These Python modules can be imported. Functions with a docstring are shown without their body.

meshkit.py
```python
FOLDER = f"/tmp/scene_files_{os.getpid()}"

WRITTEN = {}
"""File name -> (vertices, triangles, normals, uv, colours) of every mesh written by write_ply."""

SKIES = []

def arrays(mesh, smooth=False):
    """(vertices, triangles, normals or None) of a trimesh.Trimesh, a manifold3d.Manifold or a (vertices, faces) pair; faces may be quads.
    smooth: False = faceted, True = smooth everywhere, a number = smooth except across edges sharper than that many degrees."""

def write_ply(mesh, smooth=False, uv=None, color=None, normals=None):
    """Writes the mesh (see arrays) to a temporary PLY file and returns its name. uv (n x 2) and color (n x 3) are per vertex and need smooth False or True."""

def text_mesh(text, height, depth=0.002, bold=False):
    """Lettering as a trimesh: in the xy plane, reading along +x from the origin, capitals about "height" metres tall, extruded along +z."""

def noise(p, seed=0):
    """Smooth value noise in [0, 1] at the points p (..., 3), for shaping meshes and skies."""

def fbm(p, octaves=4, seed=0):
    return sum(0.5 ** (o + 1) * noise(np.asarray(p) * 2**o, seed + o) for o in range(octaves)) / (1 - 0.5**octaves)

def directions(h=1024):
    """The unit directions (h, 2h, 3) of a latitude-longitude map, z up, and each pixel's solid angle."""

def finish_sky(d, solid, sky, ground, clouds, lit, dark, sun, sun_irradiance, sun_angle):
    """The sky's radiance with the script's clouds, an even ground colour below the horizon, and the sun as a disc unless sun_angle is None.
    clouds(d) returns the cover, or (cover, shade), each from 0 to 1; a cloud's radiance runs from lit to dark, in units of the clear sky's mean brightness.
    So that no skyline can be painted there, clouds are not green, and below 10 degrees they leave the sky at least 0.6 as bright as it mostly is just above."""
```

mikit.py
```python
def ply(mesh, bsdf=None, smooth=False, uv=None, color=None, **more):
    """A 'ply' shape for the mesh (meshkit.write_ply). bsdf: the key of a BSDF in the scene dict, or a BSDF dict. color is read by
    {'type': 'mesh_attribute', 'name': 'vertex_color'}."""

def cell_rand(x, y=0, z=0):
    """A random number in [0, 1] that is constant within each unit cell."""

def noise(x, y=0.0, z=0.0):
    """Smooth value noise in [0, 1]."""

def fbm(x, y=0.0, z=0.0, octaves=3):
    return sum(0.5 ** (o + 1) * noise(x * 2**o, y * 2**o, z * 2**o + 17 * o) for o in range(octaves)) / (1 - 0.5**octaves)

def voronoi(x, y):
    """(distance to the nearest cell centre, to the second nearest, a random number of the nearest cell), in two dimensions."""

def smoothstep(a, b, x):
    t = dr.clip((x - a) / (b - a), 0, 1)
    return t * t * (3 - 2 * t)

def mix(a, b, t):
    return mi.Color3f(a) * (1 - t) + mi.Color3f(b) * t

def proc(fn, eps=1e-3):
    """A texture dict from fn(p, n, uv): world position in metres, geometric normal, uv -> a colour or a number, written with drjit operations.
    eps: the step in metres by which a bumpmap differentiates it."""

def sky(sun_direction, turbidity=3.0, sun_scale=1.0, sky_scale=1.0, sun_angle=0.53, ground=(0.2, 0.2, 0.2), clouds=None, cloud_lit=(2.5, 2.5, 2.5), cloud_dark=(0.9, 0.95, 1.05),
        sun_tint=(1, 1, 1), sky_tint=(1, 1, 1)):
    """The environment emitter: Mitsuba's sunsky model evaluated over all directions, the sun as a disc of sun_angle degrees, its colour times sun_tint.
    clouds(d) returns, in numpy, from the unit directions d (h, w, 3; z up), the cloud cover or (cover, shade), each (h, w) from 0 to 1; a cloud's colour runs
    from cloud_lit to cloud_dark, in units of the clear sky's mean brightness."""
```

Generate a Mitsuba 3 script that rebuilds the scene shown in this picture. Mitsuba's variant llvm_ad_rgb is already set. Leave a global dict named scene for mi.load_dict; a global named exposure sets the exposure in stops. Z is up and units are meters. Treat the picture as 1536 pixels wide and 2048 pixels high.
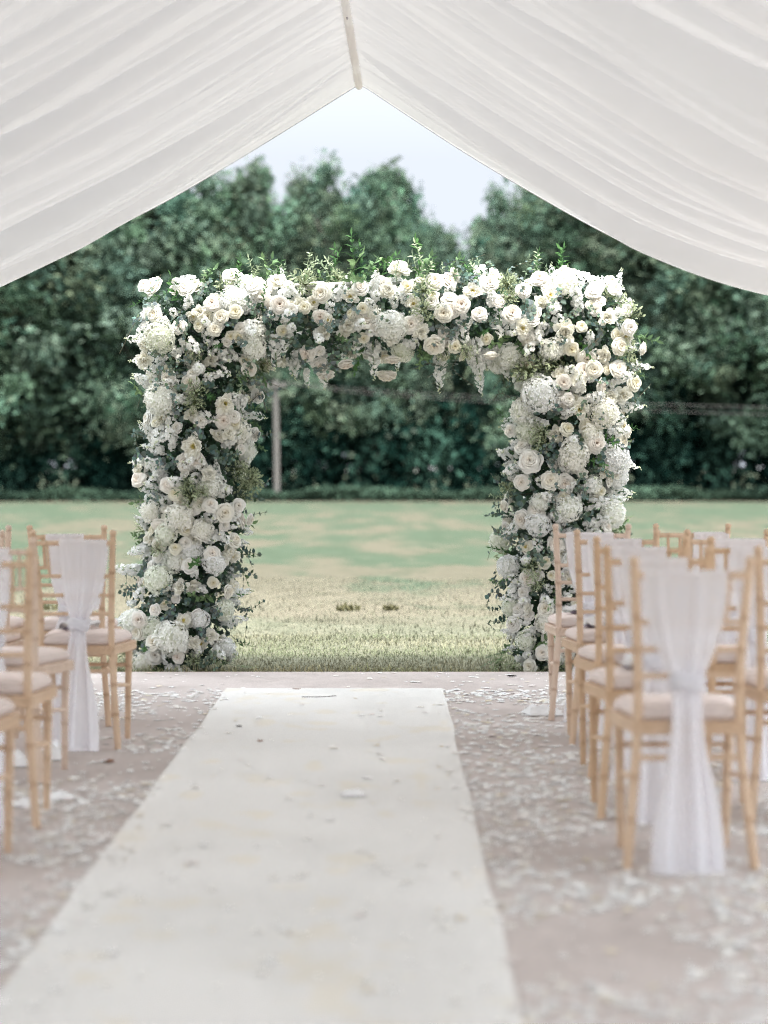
import math, random
import numpy as np, trimesh, drjit as dr, mitsuba as mi, mikit, meshkit
from mikit import proc, noise, fbm, smoothstep, mix, voronoi
from shapely.geometry import Polygon
T = mi.ScalarTransform4f
PI = math.pi

# ------------------------------------------------------------------ camera, sky, exposure
F = 4836.0                      # focal length in pixels of a 1536 x 2048 frame (85 mm lens)
EYE = 1.22                      # metres above the marquee floor
PITCH = math.radians(1.019)
scene, labels = {}, {}
scene['camera'] = {'type': 'thinlens', 'fov': math.degrees(2 * math.atan(768 / F)), 'fov_axis': 'x',
                   'aperture_radius': 0.0235, 'focus_distance': 14.62, 'near_clip': 0.1, 'far_clip': 2000.0,
                   'to_world': T().look_at(origin=[0, 0, EYE], target=[0, 100, EYE - 100 * math.tan(PITCH)], up=[0, 0, 1])}


def overcast(d):                # an even cloud deck, brighter towards the zenith as overcast skies are
    up = np.clip(d[..., 2], 0, 1)
    return np.ones(d.shape[:2]), 1 - up ** 1.25


scene['sky'] = mikit.sky([0.10, -0.40, 0.91], turbidity=3, sun_scale=0.23, sun_angle=14, clouds=overcast,
                         cloud_lit=(2.20, 2.36, 2.52), cloud_dark=(0.175, 0.188, 0.214), sun_tint=(0.88, 0.97, 1.10), ground=(0.2, 0.2, 0.17))
exposure = 4.75

# ------------------------------------------------------------------ helpers
R = np.random.default_rng(7)
random.seed(7)


def px(x, y, d):                # where a measured point of the photograph stands, at distance d
    return np.array([(x - 768) / F * d, d, EYE - (y - 938) / F * d])


class MB:
    """Collects vertices, faces and colours of one mesh."""
    def __init__(s): s.v, s.f, s.c, s.n = [], [], [], 0
    def add(s, v, f, c=None):
        v = np.asarray(v, float)
        s.v.append(v); s.f.append(np.asarray(f, int) + s.n); s.n += len(v)
        s.c.append(np.broadcast_to(np.asarray((1, 1, 1) if c is None else c, float), (len(v), 3)))
        return s
    def mesh(s): return np.vstack(s.v), np.vstack(s.f)
    def colors(s): return np.vstack(s.c)
    def ply(s, bsdf, smooth=False, color=False, **k):
        return mikit.ply(s.mesh(), bsdf, smooth, color=s.colors() if color else None, **k)


def grid_faces(nu, nv, wrap_v=False):
    i, j = np.meshgrid(np.arange(nu - 1), np.arange(nv if wrap_v else nv - 1), indexing='ij')
    i, j = i.ravel(), j.ravel(); k = (j + 1) % nv
    a, b, c, d = i * nv + j, i * nv + k, (i + 1) * nv + k, (i + 1) * nv + j
    return np.vstack([np.stack([a, b, c], 1), np.stack([a, c, d], 1)])


def tube(p, r, sides=10, caps=True):
    p = np.asarray(p, float); r = np.broadcast_to(r, (len(p),))
    t = np.gradient(p, axis=0); t /= np.linalg.norm(t, axis=1, keepdims=True) + 1e-12
    ref = np.array([0, 0, 1.0]) if abs(t[:, 2]).mean() < 0.8 else np.array([0, 1.0, 0])
    a = np.cross(t, ref); a /= np.linalg.norm(a, axis=1, keepdims=True) + 1e-12
    b = np.cross(t, a); an = np.arange(sides) * 2 * PI / sides
    v = (p[:, None] + r[:, None, None] * (np.cos(an)[None, :, None] * a[:, None] + np.sin(an)[None, :, None] * b[:, None])).reshape(-1, 3)
    f = grid_faces(len(p), sides, True)
    if caps:
        n = len(v); v = np.vstack([v, p[:1], p[-1:]]); j = np.arange(sides); k = (j + 1) % sides; m = (len(p) - 1) * sides
        f = np.vstack([f, np.stack([j * 0 + n, k, j], 1), np.stack([j * 0 + n + 1, m + j, m + k], 1)])
    return v, f


def spline(pts, n):
    pts = np.asarray(pts, float)
    q = np.vstack([2 * pts[0] - pts[1], pts, 2 * pts[-1] - pts[-2]])
    u = np.linspace(0, len(pts) - 1 - 1e-9, n); i = u.astype(int); t = (u - i)[:, None]
    a, b, c, d = q[i], q[i + 1], q[i + 2], q[i + 3]
    return 0.5 * (2 * b + (c - a) * t + (2 * a - 5 * b + 4 * c - d) * t**2 + (3 * b - a - 3 * c + d) * t**3)


def box(lo, hi):
    lo, hi = np.asarray(lo, float), np.asarray(hi, float)
    m = trimesh.creation.box(extents=hi - lo); m.apply_translation((lo + hi) / 2)
    return np.array(m.vertices), np.array(m.faces)


def rot_to(n, spin=0.0):        # rotation that takes +z to n
    n = np.asarray(n, float); n = n / np.linalg.norm(n)
    a = np.cross([0, 1, 0] if abs(n[1]) < 0.9 else [1, 0, 0], n); a /= np.linalg.norm(a)
    m = np.stack([a, np.cross(n, a), n], 1)
    c, s = math.cos(spin), math.sin(spin)
    return m @ np.array([[c, -s, 0], [s, c, 0], [0, 0, 1]])


def world(m3, at, s=1.0):
    m = np.eye(4); m[:3, :3] = np.asarray(m3) * s; m[:3, 3] = at
    return T(m.tolist())


used = {}


def numbered(name):
    k = used.get(name, 0); used[name] = k + 1
    return name if k == 0 else f'{name}_{k:03d}'


def thing(name, label=None, cat=None, group=None, kind=None):
    key = numbered(name); tag(key, label, cat, group, kind)
    return key


def tag(key, label=None, cat=None, group=None, kind=None):
    d = {a: b for a, b in dict(label=label, category=cat, group=group, kind=kind).items() if b}
    if d: labels[key] = d


def part(parent, name, shape, to_world=None, **tags):
    key = numbered(f'{parent}__{name}')
    scene[key] = shape if to_world is None else {**shape, 'to_world': to_world}
    if tags: tag(key, **tags)
    return key


def obj(name, shape, label=None, cat=None, group=None, kind=None, to_world=None):
    key = thing(name, label, cat, group, kind)
    scene[key] = shape if to_world is None else {**shape, 'to_world': to_world}
    return key


# ------------------------------------------------------------------ materials
def rgb(*c): return {'type': 'rgb', 'value': list(c)}


def two(b): return {'type': 'twosided', 'bsdf': b}


VC = {'type': 'mesh_attribute', 'name': 'vertex_color'}
scene['mat_petal'] = {'type': 'principledthin', 'base_color': VC, 'roughness': 0.8, 'diff_trans': 0.50, 'eta': 1.06}
scene['mat_loose_petal'] = two({'type': 'diffuse', 'reflectance': VC})
scene['mat_leaf'] = {'type': 'principledthin', 'base_color': VC, 'roughness': 0.55, 'diff_trans': 0.35, 'eta': 1.4}
scene['mat_tree_leaf'] = {'type': 'principledthin', 'base_color': VC, 'roughness': 0.7, 'diff_trans': 0.45, 'eta': 1.1}
scene['mat_shrub'] = two({'type': 'diffuse', 'reflectance': VC})
scene['mat_grass'] = two({'type': 'diffuse', 'reflectance': VC})


def lining_color(p, n, uv):
    g = fbm(uv.x * 3.0, uv.y * 14.0, 0, 3)
    weave = noise(uv.x * 900, uv.y * 900)
    return mi.Color3f(0.64, 0.638, 0.645) * (0.965 + 0.05 * g + 0.02 * weave)


scene['mat_lining'] = {'type': 'principledthin', 'base_color': proc(lining_color), 'roughness': 0.85, 'diff_trans': 0.20, 'eta': 1.2}
scene['mat_ridge'] = two({'type': 'diffuse', 'reflectance': proc(lambda p, n, uv: mix((0.82, 0.785, 0.76), (0.88, 0.865, 0.85), smoothstep(0.4, 0.6, noise(p.y * 3.1, 2.0))))})


def chiffon_color(p, n, uv):
    return mi.Color3f(0.89, 0.885, 0.915) * (0.96 + 0.06 * noise(uv.x * 60, uv.y * 6))


scene['mat_chiffon'] = {'type': 'principledthin', 'base_color': proc(chiffon_color), 'roughness': 0.9, 'diff_trans': 0.80, 'eta': 1.06}


def wood(c1, c2):
    def fn(p, n, uv):
        g = fbm(p.x * 60, p.y * 60, p.z * 7, 3)
        k = noise(p.x * 9, p.y * 9, p.z * 5)
        return mix(c1, c2, smoothstep(0.25, 0.75, 0.6 * g + 0.4 * k)) * (1 - mi.Color3f(0.28, 0.36, 0.42) * uv.y)      # uv.y: scorched rings at the nodes
    return {'type': 'principled', 'base_color': proc(fn), 'roughness': 0.5, 'specular': 0.35}


scene['mat_wood'] = wood((0.58, 0.415, 0.28), (0.655, 0.49, 0.35))
scene['mat_wood_pale'] = wood((0.61, 0.475, 0.375), (0.69, 0.555, 0.455))
scene['mat_wood_honey'] = wood((0.55, 0.375, 0.23), (0.62, 0.445, 0.295))
scene['mat_cushion'] = two({'type': 'principled', 'base_color': proc(lambda p, n, uv: mix((0.57, 0.485, 0.45), (0.65, 0.565, 0.525), fbm(p.x * 40, p.y * 40, p.z * 40, 2))), 'roughness': 0.9, 'sheen': 0.4})


def floor_color(p, n, uv):
    a = fbm(p.x * 1.3, p.y * 1.3, 0, 3); b = noise(p.x * 160, p.y * 90); c = fbm(p.x * 14, p.y * 8, 3, 3)
    base = mix((0.46, 0.405, 0.378), (0.55, 0.49, 0.462), smoothstep(0.25, 0.75, a))
    return base * (0.86 + 0.16 * b + 0.14 * c)


scene['mat_floor'] = {'type': 'bumpmap', 'arbitrary': proc(lambda p, n, uv: 0.0015 * noise(p.x * 120, p.y * 120), eps=1e-3), 'scale': 1.0,
                      'bsdf': {'type': 'diffuse', 'reflectance': proc(floor_color)}}


def carpet_color(p, n, uv):
    a = fbm(p.x * 2.1, p.y * 1.1, 5, 3); b = noise(p.x * 190, p.y * 190); s = smoothstep(0.62, 0.80, fbm(p.x * 7, p.y * 4, 9, 3))
    c = mix((0.545, 0.532, 0.508), (0.595, 0.582, 0.558), smoothstep(0.3, 0.7, a)) * (0.93 + 0.09 * b)
    return mix(c, c * mi.Color3f(1.0, 0.955, 0.86), s * 0.8)


scene['mat_carpet'] = {'type': 'bumpmap', 'arbitrary': proc(lambda p, n, uv: 0.002 * noise(p.x * 170, p.y * 170) + 0.004 * noise(p.x * 6, p.y * 5), eps=1e-3), 'scale': 1.0,
                       'bsdf': {'type': 'principled', 'base_color': proc(carpet_color), 'roughness': 0.95, 'sheen': 0.3}}


def field_color(p, n, uv):
    y = p.y
    streak = fbm(p.x * 1.3, p.y * 0.27, 1, 4); fine = fbm(p.x * 4.0, p.y * 1.4, 2, 3); tiny = noise(p.x * 24, p.y * 12)
    green = mix((0.057, 0.076, 0.051), (0.073, 0.095, 0.067), fine)
    tan = mix((0.102, 0.092, 0.068), (0.124, 0.112, 0.085), fine)
    lawn = mix((0.122, 0.126, 0.090), (0.156, 0.153, 0.113), smoothstep(0.3, 0.7, 0.55 * fine + 0.45 * tiny))
    dry = smoothstep(0.36, 0.70, streak + 0.34 * (fine - 0.5) - 0.12 * smoothstep(52, 72, y) + 0.10 * smoothstep(31, 23, y))
    c = mix(green, tan, dry * 0.9)
    band = smoothstep(26.5, 22.0, y + 3.0 * (fbm(p.x * 0.9, p.y * 0.4, 4, 3) - 0.5)) * (1 - 0.7 * smoothstep(0.58, 0.70, fbm(p.x * 2.2, p.y * 1.1, 6, 3)))
    c = mix(c, tan * 1.30, band * 0.85)
    mown = smoothstep(20.8, 20.0, y + 0.5 * (noise(p.x * 0.9, 3.0) - 0.5))
    c = mix(c, mix(lawn, tan, smoothstep(0.45, 0.75, fbm(p.x * 0.6, p.y * 0.7, 8, 3)) * 0.6), mown)
    c = mix(c, mi.Color3f(0.20, 0.165, 0.13), smoothstep(91.0, 92.5, y) * smoothstep(95.0, 94.0, y) * 0.8)
    return c * (0.86 + 0.12 * tiny)


scene['mat_field'] = {'type': 'diffuse', 'reflectance': proc(field_color)}
scene['mat_bark'] = {'type': 'diffuse', 'reflectance': proc(lambda p, n, uv: mix((0.10, 0.085, 0.075), (0.20, 0.18, 0.165), fbm(p.x * 5, p.y * 5, p.z * 1.5, 3)))}
scene['mat_pole'] = {'type': 'diffuse', 'reflectance': proc(lambda p, n, uv: mix((0.135, 0.128, 0.122), (0.19, 0.18, 0.172), fbm(p.x * 12, p.y * 12, p.z * 1.0, 3)))}
scene['mat_wire'] = {'type': 'diffuse', 'reflectance': rgb(0.12, 0.12, 0.12)}
scene['mat_branch'] = {'type': 'diffuse', 'reflectance': proc(lambda p, n, uv: mix((0.42, 0.41, 0.38), (0.60, 0.59, 0.56), fbm(p.x * 18, p.y * 30, p.z * 18, 3)))}
scene['mat_paper'] = two({'type': 'diffuse', 'reflectance': rgb(0.80, 0.80, 0.80)})
scene['mat_mauve'] = two({'type': 'diffuse', 'reflectance': rgb(0.24, 0.20, 0.25)})
scene['mat_dark_leaf'] = two({'type': 'diffuse', 'reflectance': rgb(0.055, 0.05, 0.05)})
scene['mat_brown_leaf'] = two({'type': 'diffuse', 'reflectance': rgb(0.30, 0.17, 0.12)})

# ------------------------------------------------------------------ the setting: floor, ground
FLOOR_END = 14.53
GROUND = -0.035
obj('field', mikit.ply(([[-900, -300, GROUND], [900, -300, GROUND], [900, 1500, GROUND], [-900, 1500, GROUND]], [[0, 1, 2], [0, 2, 3]]), 'mat_field'),
    'mown field of pale green and straw coloured grass reaching the trees', kind='structure')
obj('floor', mikit.ply(box([-3.6, -7, GROUND - 0.02], [3.6, FLOOR_END, 0]), 'mat_floor'), 'pinkish beige matting floor strewn with petals inside the marquee', kind='structure')

# aisle carpet: a thin runner with a soft rounded edge, slightly askew to the rows
CX0, CX1 = -0.872, 0.331
nu, nv = 60, 16
yy = np.linspace(-3, 13.36, nu); xs = np.concatenate([[0, 0.001, 0.004], np.linspace(0.02, 0.98, nv), [0.996, 0.999, 1]]); zs = np.concatenate([[0.0, 0.004, 0.006], np.full(nv, 0.007), [0.006, 0.004, 0.0]])
v = []
for i, y in enumerate(yy):
    sh = (y - 13.36) * 0.0030
    wob = 0.004 * math.sin(y * 2.3) + 0.003 * math.sin(y * 5.1)
    v.append(np.stack([CX0 + sh + wob + xs * (CX1 - CX0), np.full(len(xs), y), zs + 0.001], 1))
last = v[-1].copy(); last[:, 1] += 0.004; last[:, 2] = 0.001; v.append(last)
obj('aisle_carpet', mikit.ply((np.vstack(v), grid_faces(len(v), len(xs))), "mat_carpet", smooth=40), 'long ivory carpet runner along the aisle between the chairs', 'carpet')

# ------------------------------------------------------------------ marquee: pleated lining on both slopes, ridge
AX = lambda y: -0.147 + 0.0155 * (y - 14.2)          # the ridge runs slightly across the view
LX = np.array([0, 0.04, 0.787, 1.227, 1.638, 2.108, 2.6, 3.25]); LZ = np.array([3.475, 3.45, 2.990, 2.741, 2.545, 2.330, 2.14, 1.98])
RX = np.array([0, 0.04, 0.147, 0.587, 0.94, 1.615, 2.055, 2.402, 2.8, 3.3]); RZ = np.array([3.475, 3.455, 3.385, 3.098, 2.885, 2.523, 2.353, 2.265, 2.19, 2.13])
from scipy.interpolate import PchipInterpolator
PL, PR = PchipInterpolator(LX, LZ), PchipInterpolator(RX, RZ)
Y0 = 14.2


def pleat_set(seed, lo, hi):
    r = np.random.default_rng(seed); f = [-9.0]
    while f[-1] < 16: f.append(f[-1] + lo + (hi - lo) * r.random() ** 1.6)
    return np.array(f), 0.55 + 0.6 * r.random(len(f))


def folds(y, s, seed):
    """Downward depth of the hanging pleats at ridge position y and distance s from the ridge: rolls of cloth between sharp creases."""
    y, s = np.asarray(y, float), np.asarray(s, float)
    ramp = np.clip(s / 1.5, 0, 1) ** 0.8
    w = y + 0.20 * (meshkit.noise(np.stack([y * 0.6, s * 0.35, 0 * y + 3], -1), seed) - 0.5) * np.clip(s / 1.0, 0, 1.5)
    def rolls(lo, hi, k, q, fade):
        f, amp = pleat_set(seed * 10 + k, lo, hi)
        i = np.clip(np.searchsorted(f, w) - 1, 0, len(f) - 2); span = f[i + 1] - f[i]; t = (w - f[i]) / span
        t = t ** 1.25                                   # the roll leans
        a = amp[i] * (1 if not fade else np.clip(1.7 * meshkit.noise(np.stack([i * 3.7, s * 0.28, 0 * y + k], -1), seed) - 0.12, 0, 1.2))
        return a * span * q * np.sin(PI * np.clip(t, 0.0, 1.0)) ** 0.85
    def soft(x, q): return 1 - np.sqrt((2 * x - 1) ** 2 + q * q)
    def n1(f, k, sv): return meshkit.noise(np.stack([w * f, s * sv, 0 * y + k], -1), seed + 1)
    d = ramp * (rolls(0.30, 0.72, 1, 0.50, False) + rolls(0.12, 0.34, 2, 0.62, True)) + (0.25 + 0.75 * ramp) * np.clip(s / 0.1, 0, 1) * rolls(0.05, 0.15, 3, 0.42, True)
    fine = meshkit.noise(np.stack([y * 30, s * 0.5, 0 * y + 2], -1), seed + 4)
    d = d - 0.25 * ramp + 0.010 * np.exp(-s / 0.5) * fine
    edge = np.clip((Y0 - y) / 0.7, 0, 1) ** 0.7          # the hem is pulled straight
    hem = 0.010 * meshkit.noise(np.stack([y * 40, s * 0.5, 0 * y + 7], -1), seed + 9) * np.clip((Y0 - y) / 0.05, 0, 1)
    return d * edge + hem * (1 - edge)


def lining(side, seed):
    ys = np.concatenate([np.linspace(-4, 5.3, 160, endpoint=False), np.linspace(5.3, Y0, 2100)])
    smax = (LX if side < 0 else RX)[-1]
    ss = smax * np.linspace(0, 1, 56) ** 1.25
    s, y = np.meshgrid(ss, ys)
    prof = (PL if side < 0 else PR)(s)
    z = prof - folds(y, s, seed) * np.clip(s / 0.03, 0, 1)
    z += 0.0 * s
    x = AX(y) + side * s
    v = np.stack([x, y, z], -1).reshape(-1, 3)
    uv = np.stack([s, y], -1).reshape(-1, 2)
    f = grid_faces(len(ys), len(ss))
    return mikit.ply((v, f if side > 0 else f[:, ::-1]), 'mat_lining', True, uv=uv), x[-1], z[-1]


mq = thing('marquee', 'white marquee ceiling draped in pleated fabric meeting at a ridge', 'marquee')
for side, seed in ((-1, 11), (1, 23)):
    shp, hx, hz = lining(side, seed)
    part(mq, 'lining', shp, label='pleated white fabric sloping down from the ridge to the left' if side < 0 else 'pleated white fabric sagging down from the ridge to the right')
    hem = np.stack([hx, np.full(len(hx), Y0 + 0.004), hz - 0.003], 1)
    uvh = None
    v, f = tube(hem, 0.004, 6)
    part(mq, 'hem', mikit.ply((v, f), 'mat_lining', True, uv=v[:, :2]))
ry = np.linspace(-4, Y0 + 0.01, 700)
wr = 0.021 + 0.0035 * meshkit.noise(np.stack([ry * 30, 0 * ry, 0 * ry], -1), 3)
v, f = tube(np.stack([AX(ry), ry, np.full(700, 3.462)], 1), wr, 12)
part(mq, 'ridge_tape', mikit.ply((v, f), 'mat_ridge', 50))
for yb in (11.95, 9.0):
    v, f = tube(np.stack([np.full(4, AX(yb)), np.linspace(yb - 0.03, yb + 0.03, 4), np.full(4, 3.44)], 1), [0.002, 0.004, 0.004, 0.002], 6)
    part(mq, 'hook', mikit.ply((v, f), 'mat_mauve'))

# ------------------------------------------------------------------ chairs
POST = [[0.195, 0.0, 0.0], [0.178, 0.035, 0.17], [0.160, 0.066, 0.36], [0.155, 0.072, 0.50], [0.160, 0.050, 0.68], [0.175, -0.005, 0.925]]
PS = spline(POST, 200)
def post_at(z, side=1):
    return np.array([side * np.interp(z, PS[:, 2], PS[:, 0]), np.interp(z, PS[:, 2], PS[:, 1]), z])


def bamboo(path, r0, r1, nodes, sides=12, knob=False):
    """A turned bamboo-look rod: raised double rings at the nodes."""
    p = spline(path, 90) if len(path) > 2 else np.linspace(path[0], path[1], 90)
    L = np.concatenate([[0], np.cumsum(np.linalg.norm(np.diff(p, axis=0), axis=1))]); L /= L[-1]
    t = np.unique(np.concatenate([np.linspace(0, 1, 12)] + [[n - 0.016, n - 0.008, n - 0.003, n, n + 0.003, n + 0.008, n + 0.016] for n in nodes]))
    t = t[(t >= 0) & (t <= 1)]
    q = np.stack([np.interp(t, L, p[:, k]) for k in range(3)], 1)
    r = r0 + (r1 - r0) * t
    ring = np.zeros(len(t))
    for n in nodes:
        dn = np.abs(t - n); r = r * (1 + 0.17 * np.exp(-((dn - 0.008) / 0.005) ** 2) - 0.08 * (dn < 0.002)); ring = np.maximum(ring, np.clip(1.15 - dn / 0.010, 0, 1))
    if knob:
        e = (p[-1] - p[-2]) / np.linalg.norm(p[-1] - p[-2])
        hs = np.array([0.003, 0.006, 0.010, 0.018, 0.025, 0.029, 0.031]); rs = np.array([0.80, 0.78, 1.02, 1.12, 1.0, 0.65, 0.2]) * r1
        q = np.vstack([q, q[-1] + hs[:, None] * e]); r = np.concatenate([r, rs]); ring = np.concatenate([ring, [0.9, 0.8, 0.2, 0, 0, 0, 0]])
    v, f = tube(q, r, sides)
    return v, f, np.stack([0 * v[:, 0], np.concatenate([np.repeat(ring, sides), [0, 0]])], 1)


def poly_loft(poly, layers):
    """Stacked copies of an outline: (z, inset) per layer, closed at both ends."""
    rings, n = [], 72
    c = np.array(poly.centroid.coords[0])
    for z, ins in layers:
        g = poly.buffer(-ins, join_style=1) if ins else poly
        r = g.exterior; a0 = [r.interpolate(k / n, normalized=True) for k in range(n)]
        pts = np.array([[q.x, q.y] for q in a0]); ang = np.arctan2(pts[:, 1] - c[1], pts[:, 0] - c[0])
        if g.exterior.is_ccw is False: pts = pts[::-1]; ang = ang[::-1]
        pts = np.roll(pts, -int(np.argmin(np.abs(ang))), axis=0)
        rings.append(np.column_stack([pts, np.full(n, z)]))
    v = np.vstack(rings); f = grid_faces(len(rings), n, True)
    m = len(v); v = np.vstack([v, [*c, layers[0][0]], [*c, layers[-1][0]]]); j = np.arange(n); k = (j + 1) % n; b = (len(rings) - 1) * n
    return v, np.vstack([f, np.stack([j * 0 + m, k, j], 1), np.stack([j * 0 + m + 1, b + j, b + k], 1)])


SEAT = Polygon([(-0.158, 0.062), (0.158, 0.062), (0.196, 0.44), (0.12, 0.462), (-0.12, 0.462), (-0.196, 0.44)]).buffer(0.012)
PAD = SEAT.buffer(-0.012).buffer(-0.03).buffer(0.03)
chair_parts = []      # (part name, mesh, kind of material, smoothing)
for s in (-1, 1):
    m = np.array([s, 1, 1])
    chair_parts.append(('back_post', bamboo(np.array(POST) * m, 0.0150, 0.0140, (0.16, 0.30, 0.47, 0.60, 0.72, 0.83), 14, True), 'wood', True))
for s in (-1, 1):
    chair_parts.append(('front_leg', bamboo(np.array([[0.1675 * s, 0.435, 0], [0.172 * s, 0.425, 0.2], [0.178 * s, 0.418, 0.425]]), 0.0125, 0.0165, (0.22, 0.45, 0.78), 14), 'wood', True))
chair_parts.append(('seat_frame', poly_loft(SEAT, [(0.405, 0.004), (0.409, 0), (0.443, 0), (0.447, 0.004)]), 'wood', 35))
chair_parts.append(('cushion', poly_loft(PAD, [(0.446, 0.014), (0.452, 0.005), (0.462, 0.0), (0.474, 0.002), (0.486, 0.012), (0.495, 0.032), (0.501, 0.065), (0.504, 0.11)]), 'cushion', 60))


def rail(z, r, nodes=(0.33, 0.67)):
    a, b = post_at(z, -1), post_at(z, 1)
    return bamboo(np.array([a, b]), r, r, nodes, 10)


chair_parts.append(('top_rail', rail(0.897, 0.0115, (0.17, 0.5, 0.83)), 'wood', True))
for z in (0.752, 0.668, 0.586): chair_parts.append(('cross_rail', rail(z, 0.0092), 'wood', True))
for k in range(5):
    t = (k + 1) / 6
    a = post_at(0.752, -1) * (1 - t) + post_at(0.752, 1) * t; b = post_at(0.897, -1) * (1 - t) + post_at(0.897, 1) * t
    chair_parts.append(('spindle', bamboo(np.array([a, b]), 0.0075, 0.0075, (0.5,), 8), 'wood', True))
chair_parts.append(('stretcher', rail(0.335, 0.0095), 'wood', True))
chair_parts.append(('stretcher', bamboo(np.array([[-0.176, 0.4205, 0.335], [0.176, 0.4205, 0.335]]), 0.0095, 0.0095, (0.33, 0.67), 10), 'wood', True))
for s in (-1, 1):
    for z in (0.25,):
        chair_parts.append(('stretcher', bamboo(np.array([post_at(0.275, s), [0.172 * s, 0.4255, 0.245]]), 0.0090, 0.0090, (0.5,), 10), 'wood', True))
PLY = {}
for i, (n, m, k, sm) in enumerate(chair_parts):
    for mat in (('mat_cushion',) if k == 'cushion' else ('mat_wood', 'mat_wood_pale', 'mat_wood_honey')):
        PLY[i, mat] = mikit.ply(m[:2], mat, sm, uv=m[2] if len(m) > 2 else None)


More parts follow.
